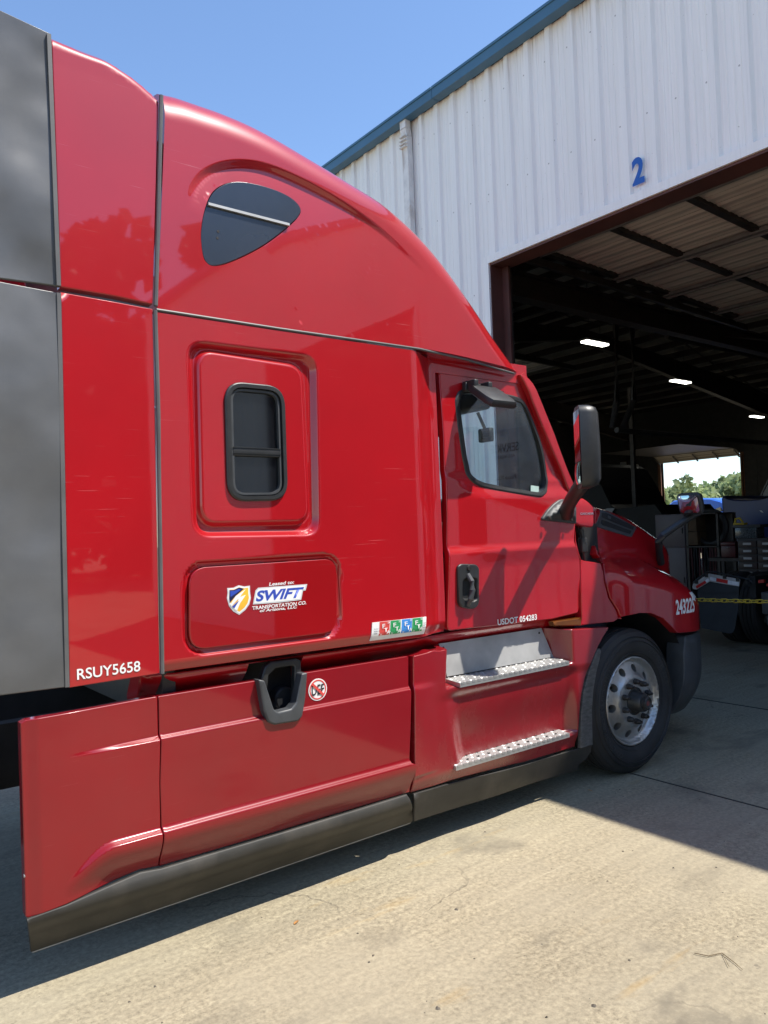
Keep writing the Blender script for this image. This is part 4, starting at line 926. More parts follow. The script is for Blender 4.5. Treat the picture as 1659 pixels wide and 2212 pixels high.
BROWN = simple("brown_steel", (.085, .032, .026), .55, var=.25, scale=3)
GUT = simple("gutter_blue", (.055, .145, .235), .42, var=.10, scale=2)
DIM = simple("insulation_grey", (.36, .345, .32), .8, var=.2, scale=1.2)
DKSTEEL = simple("primer_steel", (.04, .03, .028), .6, var=.3)
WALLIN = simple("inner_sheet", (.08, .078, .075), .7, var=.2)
BAYS = [(-3.3, ), (4.3, ), (11.9, ), (19.5, )]
DY = {4.3: (2.29, 6.315)}
bays = [(c - 2.015, c + 2.015) if c != 4.3 else DY[4.3] for (c,) in BAYS]
PIT = .305
def rib_profile(y0, y1):
    pts = []; k = math.floor((y0 - 4.1) / PIT) - 1
    while 4.1 + k * PIT < y1 + PIT:
        c = 4.1 + k * PIT
        for dy, dx in ((-.055, 0), (-.030, -.034), (.030, -.034), (.055, 0), (.105, 0), (.112, -.005), (.122, -.005), (.129, 0), (.176, 0), (.183, -.005), (.193, -.005), (.200, 0)): pts.append((c + dy, dx))
        k += 1
    pts = [p for p in pts if y0 < p[0] < y1]; return [(y0, 0)] + pts + [(y1, 0)]
mb = MB()
def rib_wall(y0, y1, z0, z1, x=XW, sgn=1):
    pr = rib_profile(y0, y1); n = len(pr)
    mb.add([(x + d * sgn, y, z) for z in (z0, z1) for y, d in pr], [(i, i + 1, n + i + 1, n + i) for i in range(n - 1)])
rib_wall(YA, YZ, ZD, ZE + .02)
edges_ = [YA] + [v for b in bays for v in b] + [YZ]
for i in range(0, len(edges_), 2): rib_wall(edges_[i], edges_[i + 1], .02, ZD)
mb.build("front_wall", SHEET, GB)
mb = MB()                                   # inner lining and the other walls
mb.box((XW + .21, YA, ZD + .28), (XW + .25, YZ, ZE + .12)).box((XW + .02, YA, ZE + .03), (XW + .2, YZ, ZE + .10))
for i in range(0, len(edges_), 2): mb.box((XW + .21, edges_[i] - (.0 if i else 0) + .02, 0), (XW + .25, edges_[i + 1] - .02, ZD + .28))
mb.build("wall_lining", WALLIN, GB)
mb = MB()
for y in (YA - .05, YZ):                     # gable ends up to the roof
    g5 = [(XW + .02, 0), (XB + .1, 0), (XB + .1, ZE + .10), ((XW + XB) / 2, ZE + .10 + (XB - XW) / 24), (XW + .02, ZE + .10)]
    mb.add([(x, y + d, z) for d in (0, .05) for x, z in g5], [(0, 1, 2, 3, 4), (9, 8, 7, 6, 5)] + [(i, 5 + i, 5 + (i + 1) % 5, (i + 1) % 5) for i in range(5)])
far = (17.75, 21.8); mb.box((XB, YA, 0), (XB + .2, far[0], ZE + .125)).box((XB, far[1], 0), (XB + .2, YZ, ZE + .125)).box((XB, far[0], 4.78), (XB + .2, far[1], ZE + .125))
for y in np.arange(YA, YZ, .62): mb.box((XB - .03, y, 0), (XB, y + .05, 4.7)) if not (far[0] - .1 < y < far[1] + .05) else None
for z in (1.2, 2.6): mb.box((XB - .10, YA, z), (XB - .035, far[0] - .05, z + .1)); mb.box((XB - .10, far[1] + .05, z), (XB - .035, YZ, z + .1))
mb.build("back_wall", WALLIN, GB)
XR = (XW + XB) / 2; ZR = ZE + (XR - XW) / 12
mb = MB()
for s in (0, 1):
    xa, za, xb, zb = (XW - .15, ZE + .11, XR, ZR + .12) if s == 0 else (XR, ZR + .12, XB + .15, ZE + .11)
    mb.add([(xa, YA - .2, za), (xb, YA - .2, zb), (xb, YZ + .2, zb), (xa, YZ + .2, za), (xa, YA - .2, za + .05), (xb, YA - .2, zb + .05), (xb, YZ + .2, zb + .05), (xa, YZ + .2, za + .05)], [(0, 3, 2, 1), (4, 5, 6, 7), (0, 1, 5, 4), (1, 2, 6, 5), (2, 3, 7, 6), (3, 0, 4, 7)])
mb.build("roof", DIM, GB)
roofz = lambda x: ZE + (min(x, 2 * XR - x) - XW) / 12 + .05
x = XW + .6
while x < XB - .3:
    if abs(x - XR) > .3: MB().box((x - .04, YA, roofz(x) - .19), (x + .04, YZ, roofz(x) + .02)).build("purlin", DKSTEEL, GB)
    x += 1.24
for yf_ in (-7.1, .5, 8.1, 15.7, 23.3):
    mb = MB()
    for (xa, za, ha, xb, zb, hb) in ((XW + .28, roofz(XW + .28) - .2, 1.15, XR, roofz(XR) - .2, .42), (XB - .05, roofz(XB) - .2, 1.15, XR, roofz(XR) - .2, .42)):
        for dz in ((0, 0), ): 
            mb.add([(xa, yf_ - .012, za - ha), (xb, yf_ - .012, zb - hb), (xb, yf_ - .012, zb), (xa, yf_ - .012, za), (xa, yf_ + .012, za - ha), (xb, yf_ + .012, zb - hb), (xb, yf_ + .012, zb), (xa, yf_ + .012, za)], [(0, 1, 2, 3), (7, 6, 5, 4), (0, 4, 5, 1), (2, 6, 7, 3)])
        mb.bar((xa, yf_, za - ha), (xb, yf_, zb - hb), .22, .02)
    mb.box((XW + .27, yf_ - .12, 0), (XW + .62, yf_ + .12, 6.2)).box((XB - .5, yf_ - .12, 0), (XB - .12, yf_ + .12, 6.2))
    mb.build("steel_frame", DKSTEEL, GB)
# gutter and downspout
gx, gz = XW - .165, ZE + .145
mb = MB(); mb.box((gx, YA - .2, ZE), (XW - .036, 7.052, gz - .03)).box((gx - .012, YA - .2, gz - .03), (XW - .036, 7.052, gz)).box((gx, 7.066, ZE), (XW - .036, YZ + .2, gz - .03)).box((gx - .012, 7.066, gz - .03), (XW - .036, YZ + .2, gz))
mb.box((gx + .004, 7.05, ZE + .004), (XW - .04, 7.07, gz - .004)); mb.build("gutter", GUT, GB)
yd = UX((881, 420), XW - .09)[0]
pts = [(gx + .07, yd, ZE + .0), (gx + .07, yd, ZE - .10), (gx + .09, yd, ZE - .2), (XW - .075, yd, ZE - .38), (XW - .07, yd, ZE - .5), (XW - .07, yd, .25), (XW - .25, yd, .12)]
mb = MB()
for a, b in zip(pts[:-1], pts[1:]): mb.bar(a, b, .115, .085, (1, 0, 0))
for z in (ZE - .22, ZE - .27, ZE - .32, ZE - .36): mb.box((XW - .16, yd - .06, z), (XW - .06, yd + .06, z + .012))
mb.build("downspout", simple("downspout_white", (.72, .71, .69), .5, var=.12, dirt=(.35, .25, .18)), GB)
# door frame: white flashing on the outside, brown steel channel inside
for (a, b) in bays:
    fl_ = MB().box((XW - .046, a - .07, ZD - .005), (XW - .012, b + .07, ZD + .085)).box((XW - .046, b + .001, .02), (XW - .012, b + .085, ZD - .005)).box((XW - .046, a - .085, .02), (XW - .012, a - .001, ZD - .005)).build("door_flashing", SHEET, GB)
    MB().box((XW - .02, a - .02, ZD - .03), (XW + .25, b + .02, ZD - .006)).box((XW - .018, b - .012, 0), (XW + .20, b + .0, ZD - .03)).box((XW + .17, b - .11, 0), (XW + .20, b - .012, ZD - .03)).box((XW - .018, a, 0), (XW + .20, a + .012, ZD - .03)).build("door_frame", BROWN, GB)
fl_ = MB().box((XB - .03, far[1], 0), (XB + .22, far[1] + .16, 4.8)).box((XB - .03, far[0] - .16, 0), (XB + .22, far[0], 4.8)).build("door_frame", simple("rust_frame", (.32, .16, .10), .6), GB)
a, b = UX((1367, 403), XW - .036), UX((1391, 344), XW - .036)
nm = text("lettering", "2", -a[0], 0, -b[0], 1, 0.0, simple("sign_blue", (.012, .10, .42), .5, var=.05), None, bold=.04)
for v in nm.data.vertices: v.co = (XW - .0395, -v.co.x, 5.035 + v.co.z * .27)
nm.parent = GB; nm.matrix_parent_inverse = Matrix.Translation(-Vector(GB.location)); nm.name = "bay_number"
# overhead doors, raised
STRUT = simple("strut_grey", (.16, .16, .165), .5, var=.2)
DOORM = simple("door_panel_tan", (.54, .50, .45), .6, var=.18, scale=2, stretch=(9, .6, 1))
for bi, (a, b) in enumerate(bays):
    mb = MB(); x0, x1, zz0 = XW + .75, XW + 5.55, 5.17
    zx = lambda x: zz0 - .03 * (x - x0)
    n = 132; vs = []
    for i in range(n + 1):
        x = x0 + (x1 - x0) * i / n; k = i % 6; dz = (0, .0, .016, .016, .004, .016)[k]
        for y in (a + .06, b - .06): vs.append((x, y, zx(x) + dz))
    mb.add(vs, [(2 * i, 2 * i + 2, 2 * i + 3, 2 * i + 1) for i in range(n)])
    od = mb.build("overhead_door", DOORM, GB)
    for k in range(5):
        y = a + .10 + (b - a - .2) * k / 4; MB().bar((x0, y, zx(x0) - .015), (x1, y, zx(x1) - .015), .09, .05).build("door_stile", STEEL, od)
    for x in (x0 + .03, XW + 2.35, XW + 3.55, XW + 4.9, x1 - .03):
        MB().box((x - .045, a + .06, zx(x) - .06), (x + .045, b - .06, zx(x) - .012)).box((x + .03, a + .06, zx(x) - .085), (x + .045, b - .06, zx(x) - .06)).build("door_strut", STRUT, od)
    for y in (a - .02, b + .02): MB().bar((XW + .3, y, 5.08), (x1 + .5, y, 4.93), .06, .09).box((XW + .28, y - .03, 0), (XW + .34, y + .03, 4.9)).build("door_track", STEEL, od)
# far door, the last panel still tilted in the opening
mb = MB(); a, b = far
vs = []; n = 12
for i in range(n + 1):
    t = i / n; x = XB - .05 - .5 * t; z = 4.62 + .30 * math.sin(t * math.pi / 2)
    for y in (a - .05, b + .05): vs.append((x, y, z + (.02 if i % 3 == 0 else 0)))
mb.add(vs, [(2 * i, 2 * i + 2, 2 * i + 3, 2 * i + 1) for i in range(n)]); pass
od2 = MB().box((XB - 5.0, a, 4.96), (XB - .58, b, 5.0))
od = mb.build("overhead_door", simple("far_door_panel", (.30, .26, .21), .6, stretch=(9, 1, 9)), GB)
od2.build("upper_panel", STEEL, od)
for k in range(5): y = a + (b - a) * k / 4; MB().bar((XB - .07, y, 4.58), (XB - .55, y, 4.88), .06, .05).build("door_stile", STEEL, od)
# beams, pipes, lamps hanging in the hall
tag(MB().bar((8.2, 7.5, 5.07), (30, 7.5, 5.07), .22, .05).bar((8.2, 7.5, 5.24), (30, 7.5, 5.24), .03, .30).bar((8.2, 7.5, 5.4), (30, 7.5, 5.4), .22, .04).build("crane_beam", DKSTEEL), "dark steel I-beam running deep into the garage beside the raised door", "beam")
tag(MB().tube([(12, 7.4, 4.93), (30, 7.4, 4.93)], .035, 8).build("ceiling_pipe", STEEL), "shiny thin pipe fixed under the dark steel I-beam", "pipe")
tag(MB().tube([(11.3, 8.0, 3.36), (30, 8.0, 3.36)], .05, 8).build("hose_rail", STEEL), "long horizontal hose rail with bright lower edge, behind the hanging ducts", "rail")
for (pp, lab) in (([(1330, 700), (1332, 868), (1322, 925)], "black hanging exhaust duct with slight bend, nearer the truck mirror"), ([(1365, 700), (1369, 866), (1346, 922)], "black hanging exhaust duct with strong kink above the hose rail")):
    o = MB().tube([(lambda q: (q[0], 7.95, q[1]))(U(p, 7.95)) for p in pp], [.06, .06, .05], 10).build("exhaust_duct", STEEL); tag(o, lab, "duct", "hanging exhaust ducts")
for (pp, lab) in (((1368, 1000), "slim dark post below the kinked exhaust duct"),):
    q = UX(pp, 16); tag(MB().box((15.96, q[0] - .05, 0), (16.04, q[0] + .05, 5.0)).box((15.85, q[0] - .14, 0), (16.15, q[0] + .14, .03)).build("steel_post", STEEL), lab, "post")
LG = "ceiling lights in the garage"
for (p, X, lab) in (((1285, 741), 14.9, "glowing strip light nearest the red cab, above the exhaust ducts"), ((1470, 824), 21.4, "middle glowing strip light, right of the exhaust ducts"), ((1635, 900), 31.8, "glowing strip light farthest in, at the right picture edge")):
    y, z = UX(p, X); L = .42 if X < 20 else .46
    fx = empty("ceiling_light", (X, y, z), lab, "light", LG)
    MB().rbox((X - L, y - .11, z + .01), (X + L, y + .11, z + .07), .015).build("housing", ALUD, fx); MB().rbox((X - L * .97, y - .10, z - .03), (X + L * .97, y + .10, z + .012), .012).build("tube", LAMP, fx)
    for s in (-.5, .5): MB().tube([(X + s * L, y, z + .06), (X + s * L, y, roofz(X) - .1)], .008, 6).build("hanger", STEEL, fx)

for pts, lab in (([(1150, 640), (1240, 690), (1420, 715), (1659, 735)], "thin black cable sagging below the dark steel I-beam"), ([(1400, 640), (1420, 700), (1560, 800), (1659, 850)], "thin diagonal brace rod under the roof behind the strip lights")):
    Xc = 13.0 if "sagging" in lab else 24.0
    tag(MB().tube([(Xc + .4 * i, *UX(p, Xc + .4 * i)) for i, p in enumerate(pts)], .014 if Xc < 20 else .03, 6).build("hanging_cable" if Xc < 20 else "brace_rod", STEEL), lab, "cable" if Xc < 20 else "rod")

# ---- things standing in the hall
def at1(p, X): q = UX(c1(p), X); return (X, q[0], q[1])
MAUVE = simple("mauve_steel", (.10, .075, .083), .45, var=.12, scale=3)
X = 13.0; yl, yr_, zt_ = at1((70, 735), X)[1], at1((402, 735), X)[1], at1((200, 735), X)[2]; zm = at1((200, 1100), X)[2]
cb = empty("storage_cabinet", (X + .25, (yl + yr_) / 2, 0), "tall mauve grey steel cabinet standing behind the hood mirror stalk", "cabinet")
MB().rbox((X + .02, yr_, .05), (X + .5, yl, zt_), .008).box((X + .03, yr_ + .03, 0), (X + .48, yl - .03, .05)).build("body", MAUVE, cb)
for a, b in ((.07, zm - .004), (zm + .004, zt_ - .012)):
    d = MB().rbox((X, yr_ + .012, a), (X + .022, yl - .012, b), .006).build("cabinet_door", MAUVE, cb); MB().box((X - .02, yr_ + .05, (a + b) / 2 - .05), (X - .002, yr_ + .065, (a + b) / 2 + .05)).build("handle", STEEL, d)
yl, yr_ = at1((420, 800), X)[1], at1((780, 800), X)[1]
rk = empty("hose_rack", (X + .3, (yl + yr_) / 2, 0), "dark rack with coiled hoses on top and belts hanging below, beside the mauve cabinet", "rack")
mb = MB(); zs_ = at1((600, 1085), X)[2]; zt_ = at1((600, 720), X)[2]
for y in (yl - .02, yr_ + .02):
    for x in (X, X + .5): mb.box((x - .02, y - .02, 0), (x + .02, y + .02, zt_))
for z in (.15, zs_, zt_): mb.box((X - .02, yr_, z - .02), (X + .52, yl, z))
mb.box((X + .53, yr_ - .02, 0), (X + .56, yl + .02, zt_)); mb.build("frame", STEEL, rk)
for k in range(3): MB().lathe([(.30 + .035 * math.cos(a), .035 * math.sin(a)) for a in np.linspace(0, 2 * math.pi, 10)[:-1]], (X + .12, (yl + yr_) / 2 - .06 - .02 * k, zs_ + .34 + .0 * k), 28, 'X' if k == 0 else 'X', True).build("coiled_hose", TYRE, rk)
for k in range(6): y = yr_ + .06 + (yl - yr_ - .12) * k / 5; MB().tube([(X + .0, y - .02, zs_ - .03), (X, y - .035, zs_ - .5), (X, y, zs_ - .8), (X, y + .035, zs_ - .5), (X, y + .02, zs_ - .03)], .014, 8).build("belt", simple("belt_red", (.10, .03, .03), .6) if "belt_red" not in MATS else (MATS["belt_red"] if k % 2 else TYRE), rk)
bx = MB().rbox((X - .02, yl - .22, zs_ + .02), (X + .3, yl - .04, zs_ + .26), .006).rbox((X - .02, yl - .21, zs_ + .27), (X + .3, yl - .05, zs_ + .62), .006).build("cardboard_box", simple("cardboard", (.10, .06, .03), .8)); tag(bx, "brown cardboard boxes stacked at the left end of the hose rack", "box")
X = 12.4; p0, p1 = at1((800, 1040), X), at1((972, 1212), X)
tb = empty("tool_box", (X + .2, (p0[1] + p1[1]) / 2, p1[2]), "dark red tool box left of the parts drawers", "tool box")
RT = simple("tool_red", (.07, .006, .008), .4, var=.15)
MB().rbox((X, p1[1], p1[2]), (X + .4, p0[1], p0[2] - .06), .012).build("body", RT, tb); MB().rbox((X - .005, p1[1] - .004, p0[2] - .065), (X + .405, p0[1] + .004, p0[2]), .015).build("lid", RT, tb); MB().tube([(X - .005, p0[1] - .1, p1[2] + .17), (X - .03, p0[1] - .12, p1[2] + .17), (X - .03, p1[1] + .12, p1[2] + .17), (X - .005, p1[1] + .1, p1[2] + .17)], .006, 6).build("handle", ALU, tb)
tag(MB().box((X - .05, p1[1] - .1, p1[2] - .06), (X + .5, p0[1] + .2, p1[2] - .004)).box((X, p1[1], 0), (X + .05, p1[1] + .05, p1[2] - .06)).box((X, p0[1] - .05, 0), (X + .05, p0[1], p1[2] - .06)).box((X + .4, p1[1], 0), (X + .45, p1[1] + .05, p1[2] - .06)).box((X + .4, p0[1] - .05, 0), (X + .45, p0[1], p1[2] - .06)).build("work_bench", STEEL), "dark steel bench carrying the red tool box", "bench")
X = 12.0; p0 = at1((980, 1000), X)
dc = empty("drawer_cabinet", (X + .3, p0[1] - .5, 0), "dark parts cabinet of small drawers with pale label plates", "drawers")
MB().rbox((X + .02, p0[1] - 1.3, 0), (X + .6, p0[1], p0[2]), .008).build("body", simple("drawer_dark", (.02, .016, .016), .5), dc)
z = p0[2] - .04; 
for r in range(6):
    for cidx in range(4):
        y1 = p0[1] - .02 - cidx * .31; d = MB().rbox((X, y1 - .29, z - .10), (X + .03, y1, z), .006).build("drawer", simple("drawer_face", (.045, .028, .023), .45) if "drawer_face" not in MATS else MATS["drawer_face"], dc)
        MB().box((X - .006, y1 - .21, z - .065), (X - .001, y1 - .08, z - .03)).build("label_plate", ALUD, d)
    z -= .115
q = at1((1075, 870), X - .0)
CLR = simple("clear_plastic", (.08, .095, .10), .15, var=.9, scale=60)
pb = empty("parts_organizer", (X + .2, q[1], p0[2]), "clear plastic parts organizer standing on the drawer cabinet", "organizer")
zq = at1((1075, 850), X)[2]; MB().rbox((X + .03, at1((1185, 900), X)[1], p0[2]), (X + .3, at1((948, 900), X)[1], zq - .04), .01).build("body", CLR, pb); MB().rbox((X + .02, at1((1235, 900), X)[1], zq - .045), (X + .32, at1((930, 900), X)[1], zq), .006).build("tray", simple("tray_grey", (.04, .045, .045), .5), pb)
YEL = simple("yellow_plastic", (.50, .36, .025), .4, var=.2)
a, b = at1((950, 822), X + .1), at1((1082, 822), X + .1); mm_ = (a[1] + b[1]) / 2
yt_ = empty("power_tool", (X + .1, mm_, zq), "yellow hand tool lying on top of the parts organizer", "tool")
MB().rbox((X + .06, b[1], zq), (X + .16, a[1], zq + .035), .012).build("base", YEL, yt_); MB().tube([(X + .1, a[1] - .02, zq + .03), (X + .1, a[1] - .03, zq + .10), (X + .1, mm_, zq + .11), (X + .1, b[1] + .05, zq + .04)], .018, 8).build("handle", YEL, yt_)

# ---- tractor parked inside, seen from behind: dual tyres, mud flap, bent bracket
T2 = empty("parked_tractor", (12, 4.6, 0), "rear of dark tractor inside the bay, dual tyres, red and white taped bracket", "semi truck")
for yy in (5.52, 5.18, 4.0, 3.66): MB().lathe(TYP, (10.75, yy, .503), 64, closed=True).build("tyre", TYRE, T2, 30)
for yy in (5.52, 5.18): MB().lathe(TYP, (12.1, yy, .503), 64, closed=True).build("tyre", TYRE, T2, 30)
MB().box((9.9, 5.0, .72), (16, 5.08, 1.0)).box((9.9, 4.1, .72), (16, 4.18, 1.0)).build("frame_rail", DARK, T2)
xa = 9.85; k1 = [UX(c1(p), xa) for p in ((545, 1600), (1003, 1600), (1000, 1750), (962, 1990), (940, 2040), (905, 2052), (780, 2030), (590, 1990))]
mb = MB(); n = len(k1); mb.add([(xa + d + .05 * (.9 - z) * 0, y, z) for d in (0, .012) for y, z in k1], [tuple(range(n)), tuple(range(2 * n - 1, n - 1, -1))] + [(i, n + i, n + (i + 1) % n, (i + 1) % n) for i in range(n)]); 
top_z = UX(c1((700, 1500)), xa)[1]
k2 = [UX(c1(p), xa) for p in ((545, 1605), (560, 1520), (690, 1440), (1003, 1500), (1003, 1605))]; n2_ = len(k2); mb.add([(xa + d, y, z) for d in (0, .012) for y, z in k2], [tuple(range(n2_)), tuple(range(2 * n2_ - 1, n2_ - 1, -1))])
mb.build("mud_flap", simple("flap_rubber", (.022, .028, .034), .6, var=.15), T2)
xp = xa - .02
def plate(name, px, mat, par, x=xp, th=.01):
    q = [UX(c1(p), x) for p in px]; n = len(q); return MB().add([(x + d, y, z) for d in (0, th) for y, z in q], [tuple(range(n)), tuple(range(2 * n - 1, n - 1, -1))] + [(i, n + i, n + (i + 1) % n, (i + 1) % n) for i in range(n)]).build(name, mat, par)
br = plate("flap_bracket", [(490, 1538), (500, 1500), (672, 1388), (1020, 1452), (1006, 1532), (684, 1476), (535, 1566), (500, 1558)], simple("bracket_white", (.42, .41, .39), .5), T2)
RTAPE = simple("tape_red", (.55, .02, .02), .35); WTAPE = simple("tape_white", (.75, .76, .78), .35)
for q, mt in (([(525, 1527), (630, 1465), (645, 1492), (538, 1554)], RTAPE), ([(632, 1464), (664, 1440), (680, 1466), (648, 1492)], WTAPE), ([(684, 1425), (754, 1437), (752, 1474), (682, 1462)], WTAPE), ([(757, 1438), (882, 1462), (878, 1500), (754, 1476)], RTAPE), ([(885, 1463), (1008, 1485), (1005, 1528), (881, 1502)], WTAPE)): plate("tape", q, mt, br, xp - .004, .003)
hb = [(lambda q: (xp, q[0], q[1]))(UX(c1(p), xp)) for p in ((500, 1490), (600, 1410), (660, 1368), (740, 1370), (900, 1405), (1060, 1440), (1130, 1455), (1152, 1490), (1130, 1520), (1095, 1515), (1092, 1480))]
MB().tube(hb, .012, 8).build("hanger_bar", BLACK, T2)
for p in ((535, 1480), (645, 1408), (845, 1425), (990, 1455)): q = UX(c1(p), xp - .01); MB().box((xp - .015, q[0] - .022, q[1] - .025), (xp + .02, q[0] + .022, q[1] + .02)).build("clamp", BLACK, T2)
plate("tail_lamp", [(1215, 1460), (1278, 1455), (1278, 1490), (1217, 1492)], simple("lamp_red", (.5, .02, .02), .3), T2, xa - .03, .05)
plate("tail_lamp", [(1312, 1500), (1360, 1495), (1360, 1525), (1312, 1530)], MATS["lamp_red"], T2, xa - .03, .05)
q0, q1 = UX(c1((1245, 1590)), xa), UX(c1((1400, 1850)), xa); MB().rbox((xa, q1[0], q1[1]), (xa + .3, q0[0], q0[1]), .02).rbox((xa + .05, q1[0], q1[1] - .14), (xa + .3, q0[0] - .03, q1[1] - .01), .02).build("tool_step", GREYP, T2)

# ---- blue truck nose behind the drawers, dark truck at the left
X = 15.0
bt = empty("parked_truck", (17, 7.2, 0), "dark blue truck nose with sloping hood inside the garage, behind the parts drawers", "truck")
bp_ = [(800, 560), (815, 528), (860, 556), (950, 572), (1110, 575), (1250, 562), (1330, 540), (1560, 500), (1560, 1200), (900, 1200), (840, 1080), (822, 800)]
q = [UX(c1(p), X) for p in bp_]; n = len(q); mb = MB(); cen = np.mean(q, 0)
lay = [(0.10, .97), (0, .93), (.02, 1.0), (.5, 1.0), (2.0, .98)]
lay = [(0.0, .90), (.03, .97), (.10, 1.0), (1.6, 1.0), (2.2, .98)]
mb.add([(X + d, cen[0] + (y - cen[0]) * s_, cen[1] + (z - cen[1]) * s_) for d, s_ in lay for y, z in q], [tuple(range(n))] + [(l * n + i, l * n + (i + 1) % n, (l + 1) * n + (i + 1) % n, (l + 1) * n + i) for l in range(4) for i in range(n)], False); mb.build("hood", DBLUE, bt)
plate("badge", [(1232, 690), (1255, 690), (1275, 715), (1250, 708)], ALU, bt, X - .006, .005)
ck = [UX(c1(p), 16.8) for p in [(1230, 560), (1250, 500), (1327, 350), (1400, 200), (1900, 180), (1900, 700), (1230, 700)]]; n = len(ck)
MB().add([(16.8 + d, y, z) for d in (0, 2) for y, z in ck], [tuple(range(n)), tuple(range(2 * n - 1, n - 1, -1))] + [(i, n + i, n + (i + 1) % n, (i + 1) % n) for i in range(n)]).build("cab", simple("cab_black", (.012, .014, .02), .25), bt)
e_ = [(lambda q: (16.78, q[0], q[1]))(UX(c1(p), 16.78)) for p in [(1238, 560), (1255, 505), (1327, 360), (1400, 215)]]; MB().tube(e_, .015, 6).build("pillar_highlight", ALUD, bt)  # pale tube added to paint the highlight along the pillar edge
MB().lathe(TYP, (16.0, UX(c1((1000, 1100)), 16)[0] - .6, .503), 40, closed=True).build("tyre", TYRE, bt)
X = 15.5
kt = empty("parked_truck", (17, 10.5, 0), "black truck with sloping windshield and long hood in the dark left part of the garage", "truck")
sidep = [(1240, 1030), (1262, 1000), (1275, 1008), (1300, 1052), (1318, 1090), (1330, 1100), (1420, 1090), (1436, 1110), (1442, 1200), (1240, 1220)]
q = [UX(p, X) for p in sidep]; n = len(q); mb = MB(); cen = np.mean(q, 0)
mb.add([(X + d, cen[0] + (y - cen[0]) * s_, cen[1] + (z - cen[1]) * s_) for d, s_ in ((0, .94), (.1, 1), (2.2, 1), (2.35, .95)) for y, z in q], [tuple(range(n)), tuple(range(4 * n - 1, 3 * n - 1, -1))] + [(l * n + i, l * n + (i + 1) % n, (l + 1) * n + (i + 1) % n, (l + 1) * n + i) for l in range(3) for i in range(n)], False); mb.build("body", simple("black_paint", (.006, .0065, .008), .45, spec=.25), kt)
for yy in (q[2][0] - .3, q[6][0] + .4): MB().lathe(TYP, (X + .1, yy, .503), 40, 'X', closed=True).build("tyre", TYRE, kt)
plate("decal", [tuple((np.array(p) - np.array((1399.8, 967.8))) / .19535) for p in [(1290, 1106), (1312, 1098), (1328, 1098), (1322, 1106), (1330, 1114), (1296, 1112)]], simple("decal_grey", (.3, .32, .34), .5), kt, X - .06, .004)
q = UX((1352, 1058 - 0), 33.9); q = UX((1368, 1008), 30)
wb = empty("wall_box", (33.9, UX((1354, 1008), 33.9)[0], 0), "small pale electric box high on the far garage wall", "electric box")
q = UX((1350, 1012), 33.9); MB().rbox((33.9, q[0] - .3, q[1] - .35), (34.2, q[0] + .3, q[1] + .35), .03).build("body", simple("pale_grey", (.5, .5, .5), .5), wb); MB().tube([(34.0, q[0] - .3, q[1]), (34.0, q[0] - .7, q[1] + .05)], .12, 8).build("lamp_head", ALUD, wb)
MB().tube([(34.1, q[0], q[1] - .35), (34.1, q[0] + .3, q[1] - 2.2)], .03, 6).build("cable", STEEL, wb)

# ---- sign on the wall pier right of the bay: it shows, mirrored, in the cab door glass
sg = empty("wall_sign", (XW - .04, .55, 2.1), "grey wall sign reading SERVICE, seen mirrored in the cab door window", "sign")
MB().rbox((XW - .062, .02, 2.06), (XW - .040, .98, 2.88), .004).build("board", simple("sign_grey", (.62, .63, .65), .5, var=.05), sg)
def wall_text(body, yl, yr, z0, z1):
    t_ = text("lettering", body, 0, 0, 1, 1, 0.0, INK, None, bold=.01)
    for v in t_.data.vertices: v.co = (XW - .0635, yl + (yr - yl) * v.co.x, z0 + (z1 - z0) * v.co.z)
    t_.parent = sg; t_.matrix_parent_inverse = Matrix.Translation(-Vector(sg.location))
wall_text("SERVICE", .68, .24, 2.62, 2.72); wall_text("ALL EQUIP", .62, .30, 2.545, 2.585); wall_text("Please PULL", .62, .28, 2.30, 2.35); wall_text("DRIVER", .56, .34, 2.14, 2.18)

# ---- yellow chain across the bay
mb = MB(); ya, yb_ = 6.28, 2.34; npt = 66; X = 6.72
def link_(mb, c, d, roll, L=.036, W=.017, r=.0055):
    d = Vector(d).normalized(); s_ = d.cross(Vector((1, 0, 0))).normalized(); s2 = d.cross(s_); a = s_ * math.cos(roll) + s2 * math.sin(roll); pts = []
    for k in range(13):
        t = 2 * math.pi * k / 12; e = L - W; pts.append(c + d * (math.cos(t) * W + (e if math.cos(t) > 0 else -e)) + a * math.sin(t) * W)
    mb.tube(pts, r, 6, cap=False)
cz = lambda y: 1.075 - .07 * (1 - ((y - 4.3) / 1.98) ** 2)
y = ya; i = 0
while y > yb_:
    c = Vector((X, y, cz(y))); c2 = Vector((X, y - .05, cz(y - .05))); link_(mb, c, c2 - c, .5 + (math.pi / 2 if i % 2 else 0)); y -= .054; i += 1
tag(mb.build("barrier_chain", YEL), "yellow plastic chain hung across the open bay door", "chain")

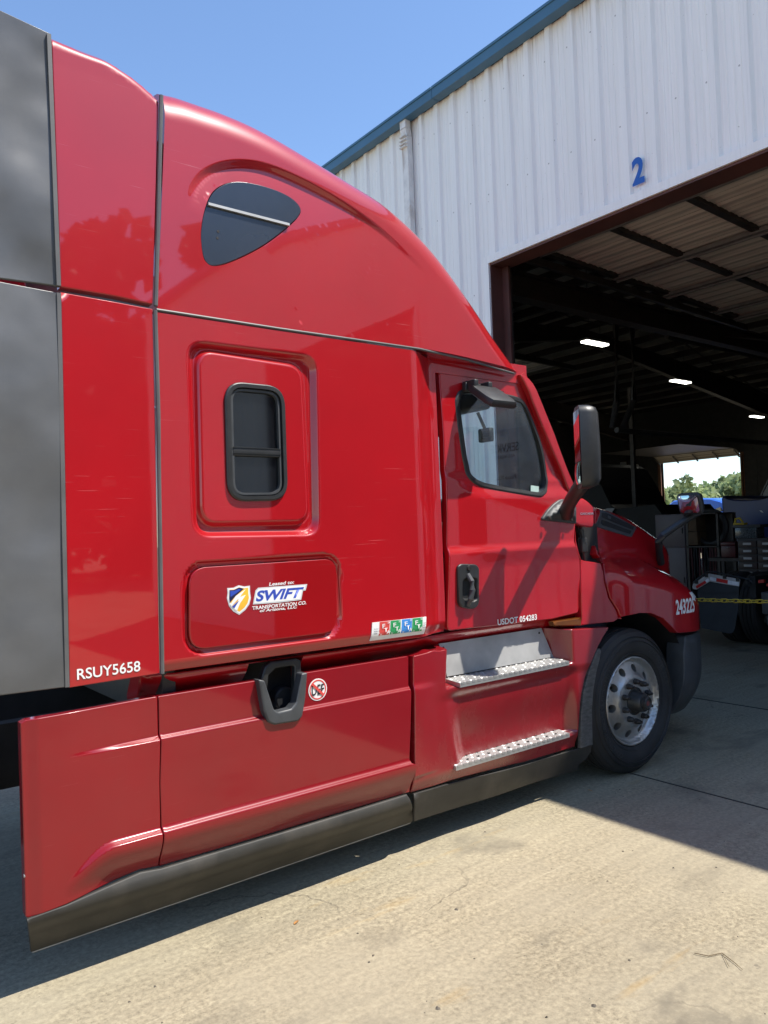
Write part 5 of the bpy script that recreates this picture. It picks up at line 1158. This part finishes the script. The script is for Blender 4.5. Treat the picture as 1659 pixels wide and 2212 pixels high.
# ---- beyond the far door
CARB = simple("sunny_blue", (.03, .13, .55), .3, var=.1)
vb = empty("blue_truck", (44, 23.5, 0), "bright blue truck cab parked outside beyond the far doorway", "truck")
Xo = 42.0
bq = [(1425, 1130), (1436, 1094), (1452, 1081), (1500, 1076), (1536, 1076), (1560, 1082), (1580, 1092), (1580, 1190), (1425, 1190)]
q = [UX(p, Xo) for p in bq]; n = len(q); cen = np.mean(q, 0); mb = MB()
mb.add([(Xo + d, cen[0] + (y - cen[0]) * s_, cen[1] + (z - cen[1]) * s_) for d, s_ in ((0, .92), (.15, .98), (.5, 1), (2.5, 1)) for y, z in q], [tuple(range(n))] + [(l * n + i, l * n + (i + 1) % n, (l + 1) * n + (i + 1) % n, (l + 1) * n + i) for l in range(3) for i in range(n)], False); mb.build("cab", CARB, vb)
wq = [UX(p, Xo - .02) for p in [(1546, 1099), (1556, 1095), (1562, 1104), (1548, 1104)]]; n = len(wq); MB().add([(Xo - .02 + d, y, z) for d in (0, .02) for y, z in wq], [tuple(range(n)), tuple(range(2 * n - 1, n - 1, -1))]).build("window", DGLASS, vb)
MB().lathe(TYP, (Xo + .1, q[1][0] - 1.2, .503), 32, 'X', closed=True).build("tyre", TYRE, vb)
def leafmat(name, c):
    ma, t, b = nodes_of(name); oi = noise(t, coord(t), .35, 4); cc = ramp(t, oi, .3, .7, (*[v * .55 for v in c], 1), (*[min(1, v * 1.5) for v in c], 1))
    t.links.new(cc, b.inputs["Base Color"]); b.inputs["Roughness"].default_value = .6
    tl = N(t, "ShaderNodeBsdfTranslucent"); t.links.new(cc, tl.inputs[0]); mx = N(t, "ShaderNodeMixShader"); mx.inputs[0].default_value = .4
    t.links.new(b.outputs[0], mx.inputs[1]); t.links.new(tl.outputs[0], mx.inputs[2]); t.links.new(mx.outputs[0], t.nodes["Material Output"].inputs[0])
    return ma
LEAVES = leafmat("foliage", (.30, .36, .17)); LEAVES2 = leafmat("foliage_dark", (.035, .055, .02)); BARK = simple("bark", (.09, .07, .05), .9)  # far leaves are pale: distance haze mixed into their colour
def woods(name, spots, leaf, nl, mat, lo=.35):
    mb_v = []; mb_f = []
    for (x, y, h, r) in spots:
        k = max(5, int(r * 3)); cl = [(x + rng.normal(0, r * .42), y + rng.normal(0, r * .42), h * rng.uniform(lo, .92), r * rng.uniform(.28, .5)) for _ in range(k)] + [(x, y, h * .55, r * .6)]
        for _ in range(nl):
            cx_, cy_, cz_, cr = cl[rng.integers(len(cl))]; d = rng.normal(0, 1, 3); d /= np.linalg.norm(d); p = np.array([cx_, cy_, cz_]) + d * cr * rng.uniform(.55, 1.08)
            a = rng.normal(0, 1, 3); a /= np.linalg.norm(a); b_ = np.cross(a, rng.normal(0, 1, 3)); b_ /= np.linalg.norm(b_); s_ = leaf * rng.uniform(.5, 1.2); n0 = len(mb_v)
            mb_v += [tuple(p + a * s_), tuple(p + b_ * s_ * .6), tuple(p - a * s_), tuple(p - b_ * s_ * .6)]; mb_f.append((n0, n0 + 1, n0 + 2, n0 + 3))
        n0 = len(mb_v)
        for z in (0, h * .6):
            for q in range(6): rr_ = .22 * (1 - .5 * (z > 0)); mb_v.append((x + rr_ * math.cos(q * 1.047), y + rr_ * math.sin(q * 1.047), z))
        for q in range(6): mb_f.append((n0 + q, n0 + (q + 1) % 6, n0 + 6 + (q + 1) % 6, n0 + 6 + q))
    me = bpy.data.meshes.new(name); me.from_pydata(mb_v, [], mb_f); o = link(name, me, mat); o["kind"] = "stuff"; return o
sp = []
for px_, py_ in ((1432, 1062), (1452, 1050), (1470, 1057), (1488, 1054), (1506, 1046), (1524, 1040), (1541, 1034), (1560, 1038), (1578, 1032), (1596, 1030), (1614, 1024), (1632, 1024), (1410, 1060)):
    X = rng.uniform(76, 88); q = UX((px_, py_), X); sp.append((X, q[0], q[1], 2.6))
woods("woods", sp, .42, 1100, LEAVES)
sp = []
for k in range(22): sp.append((-16 + 3.6 * k + rng.uniform(-1.2, 1.2), -30 + rng.uniform(-3, 3), (11.5 + 4.5 * abs(math.sin(k * 1.7 + .5))) + (2.5 if k > 7 else 0), 4.6))
for k in range(26): sp.append((-22 + 3.4 * k + rng.uniform(-1, 1), -39 + rng.uniform(-2, 2), 8.5, 4.2))
woods("woods", sp, .75, 1500, LEAVES2, .06)
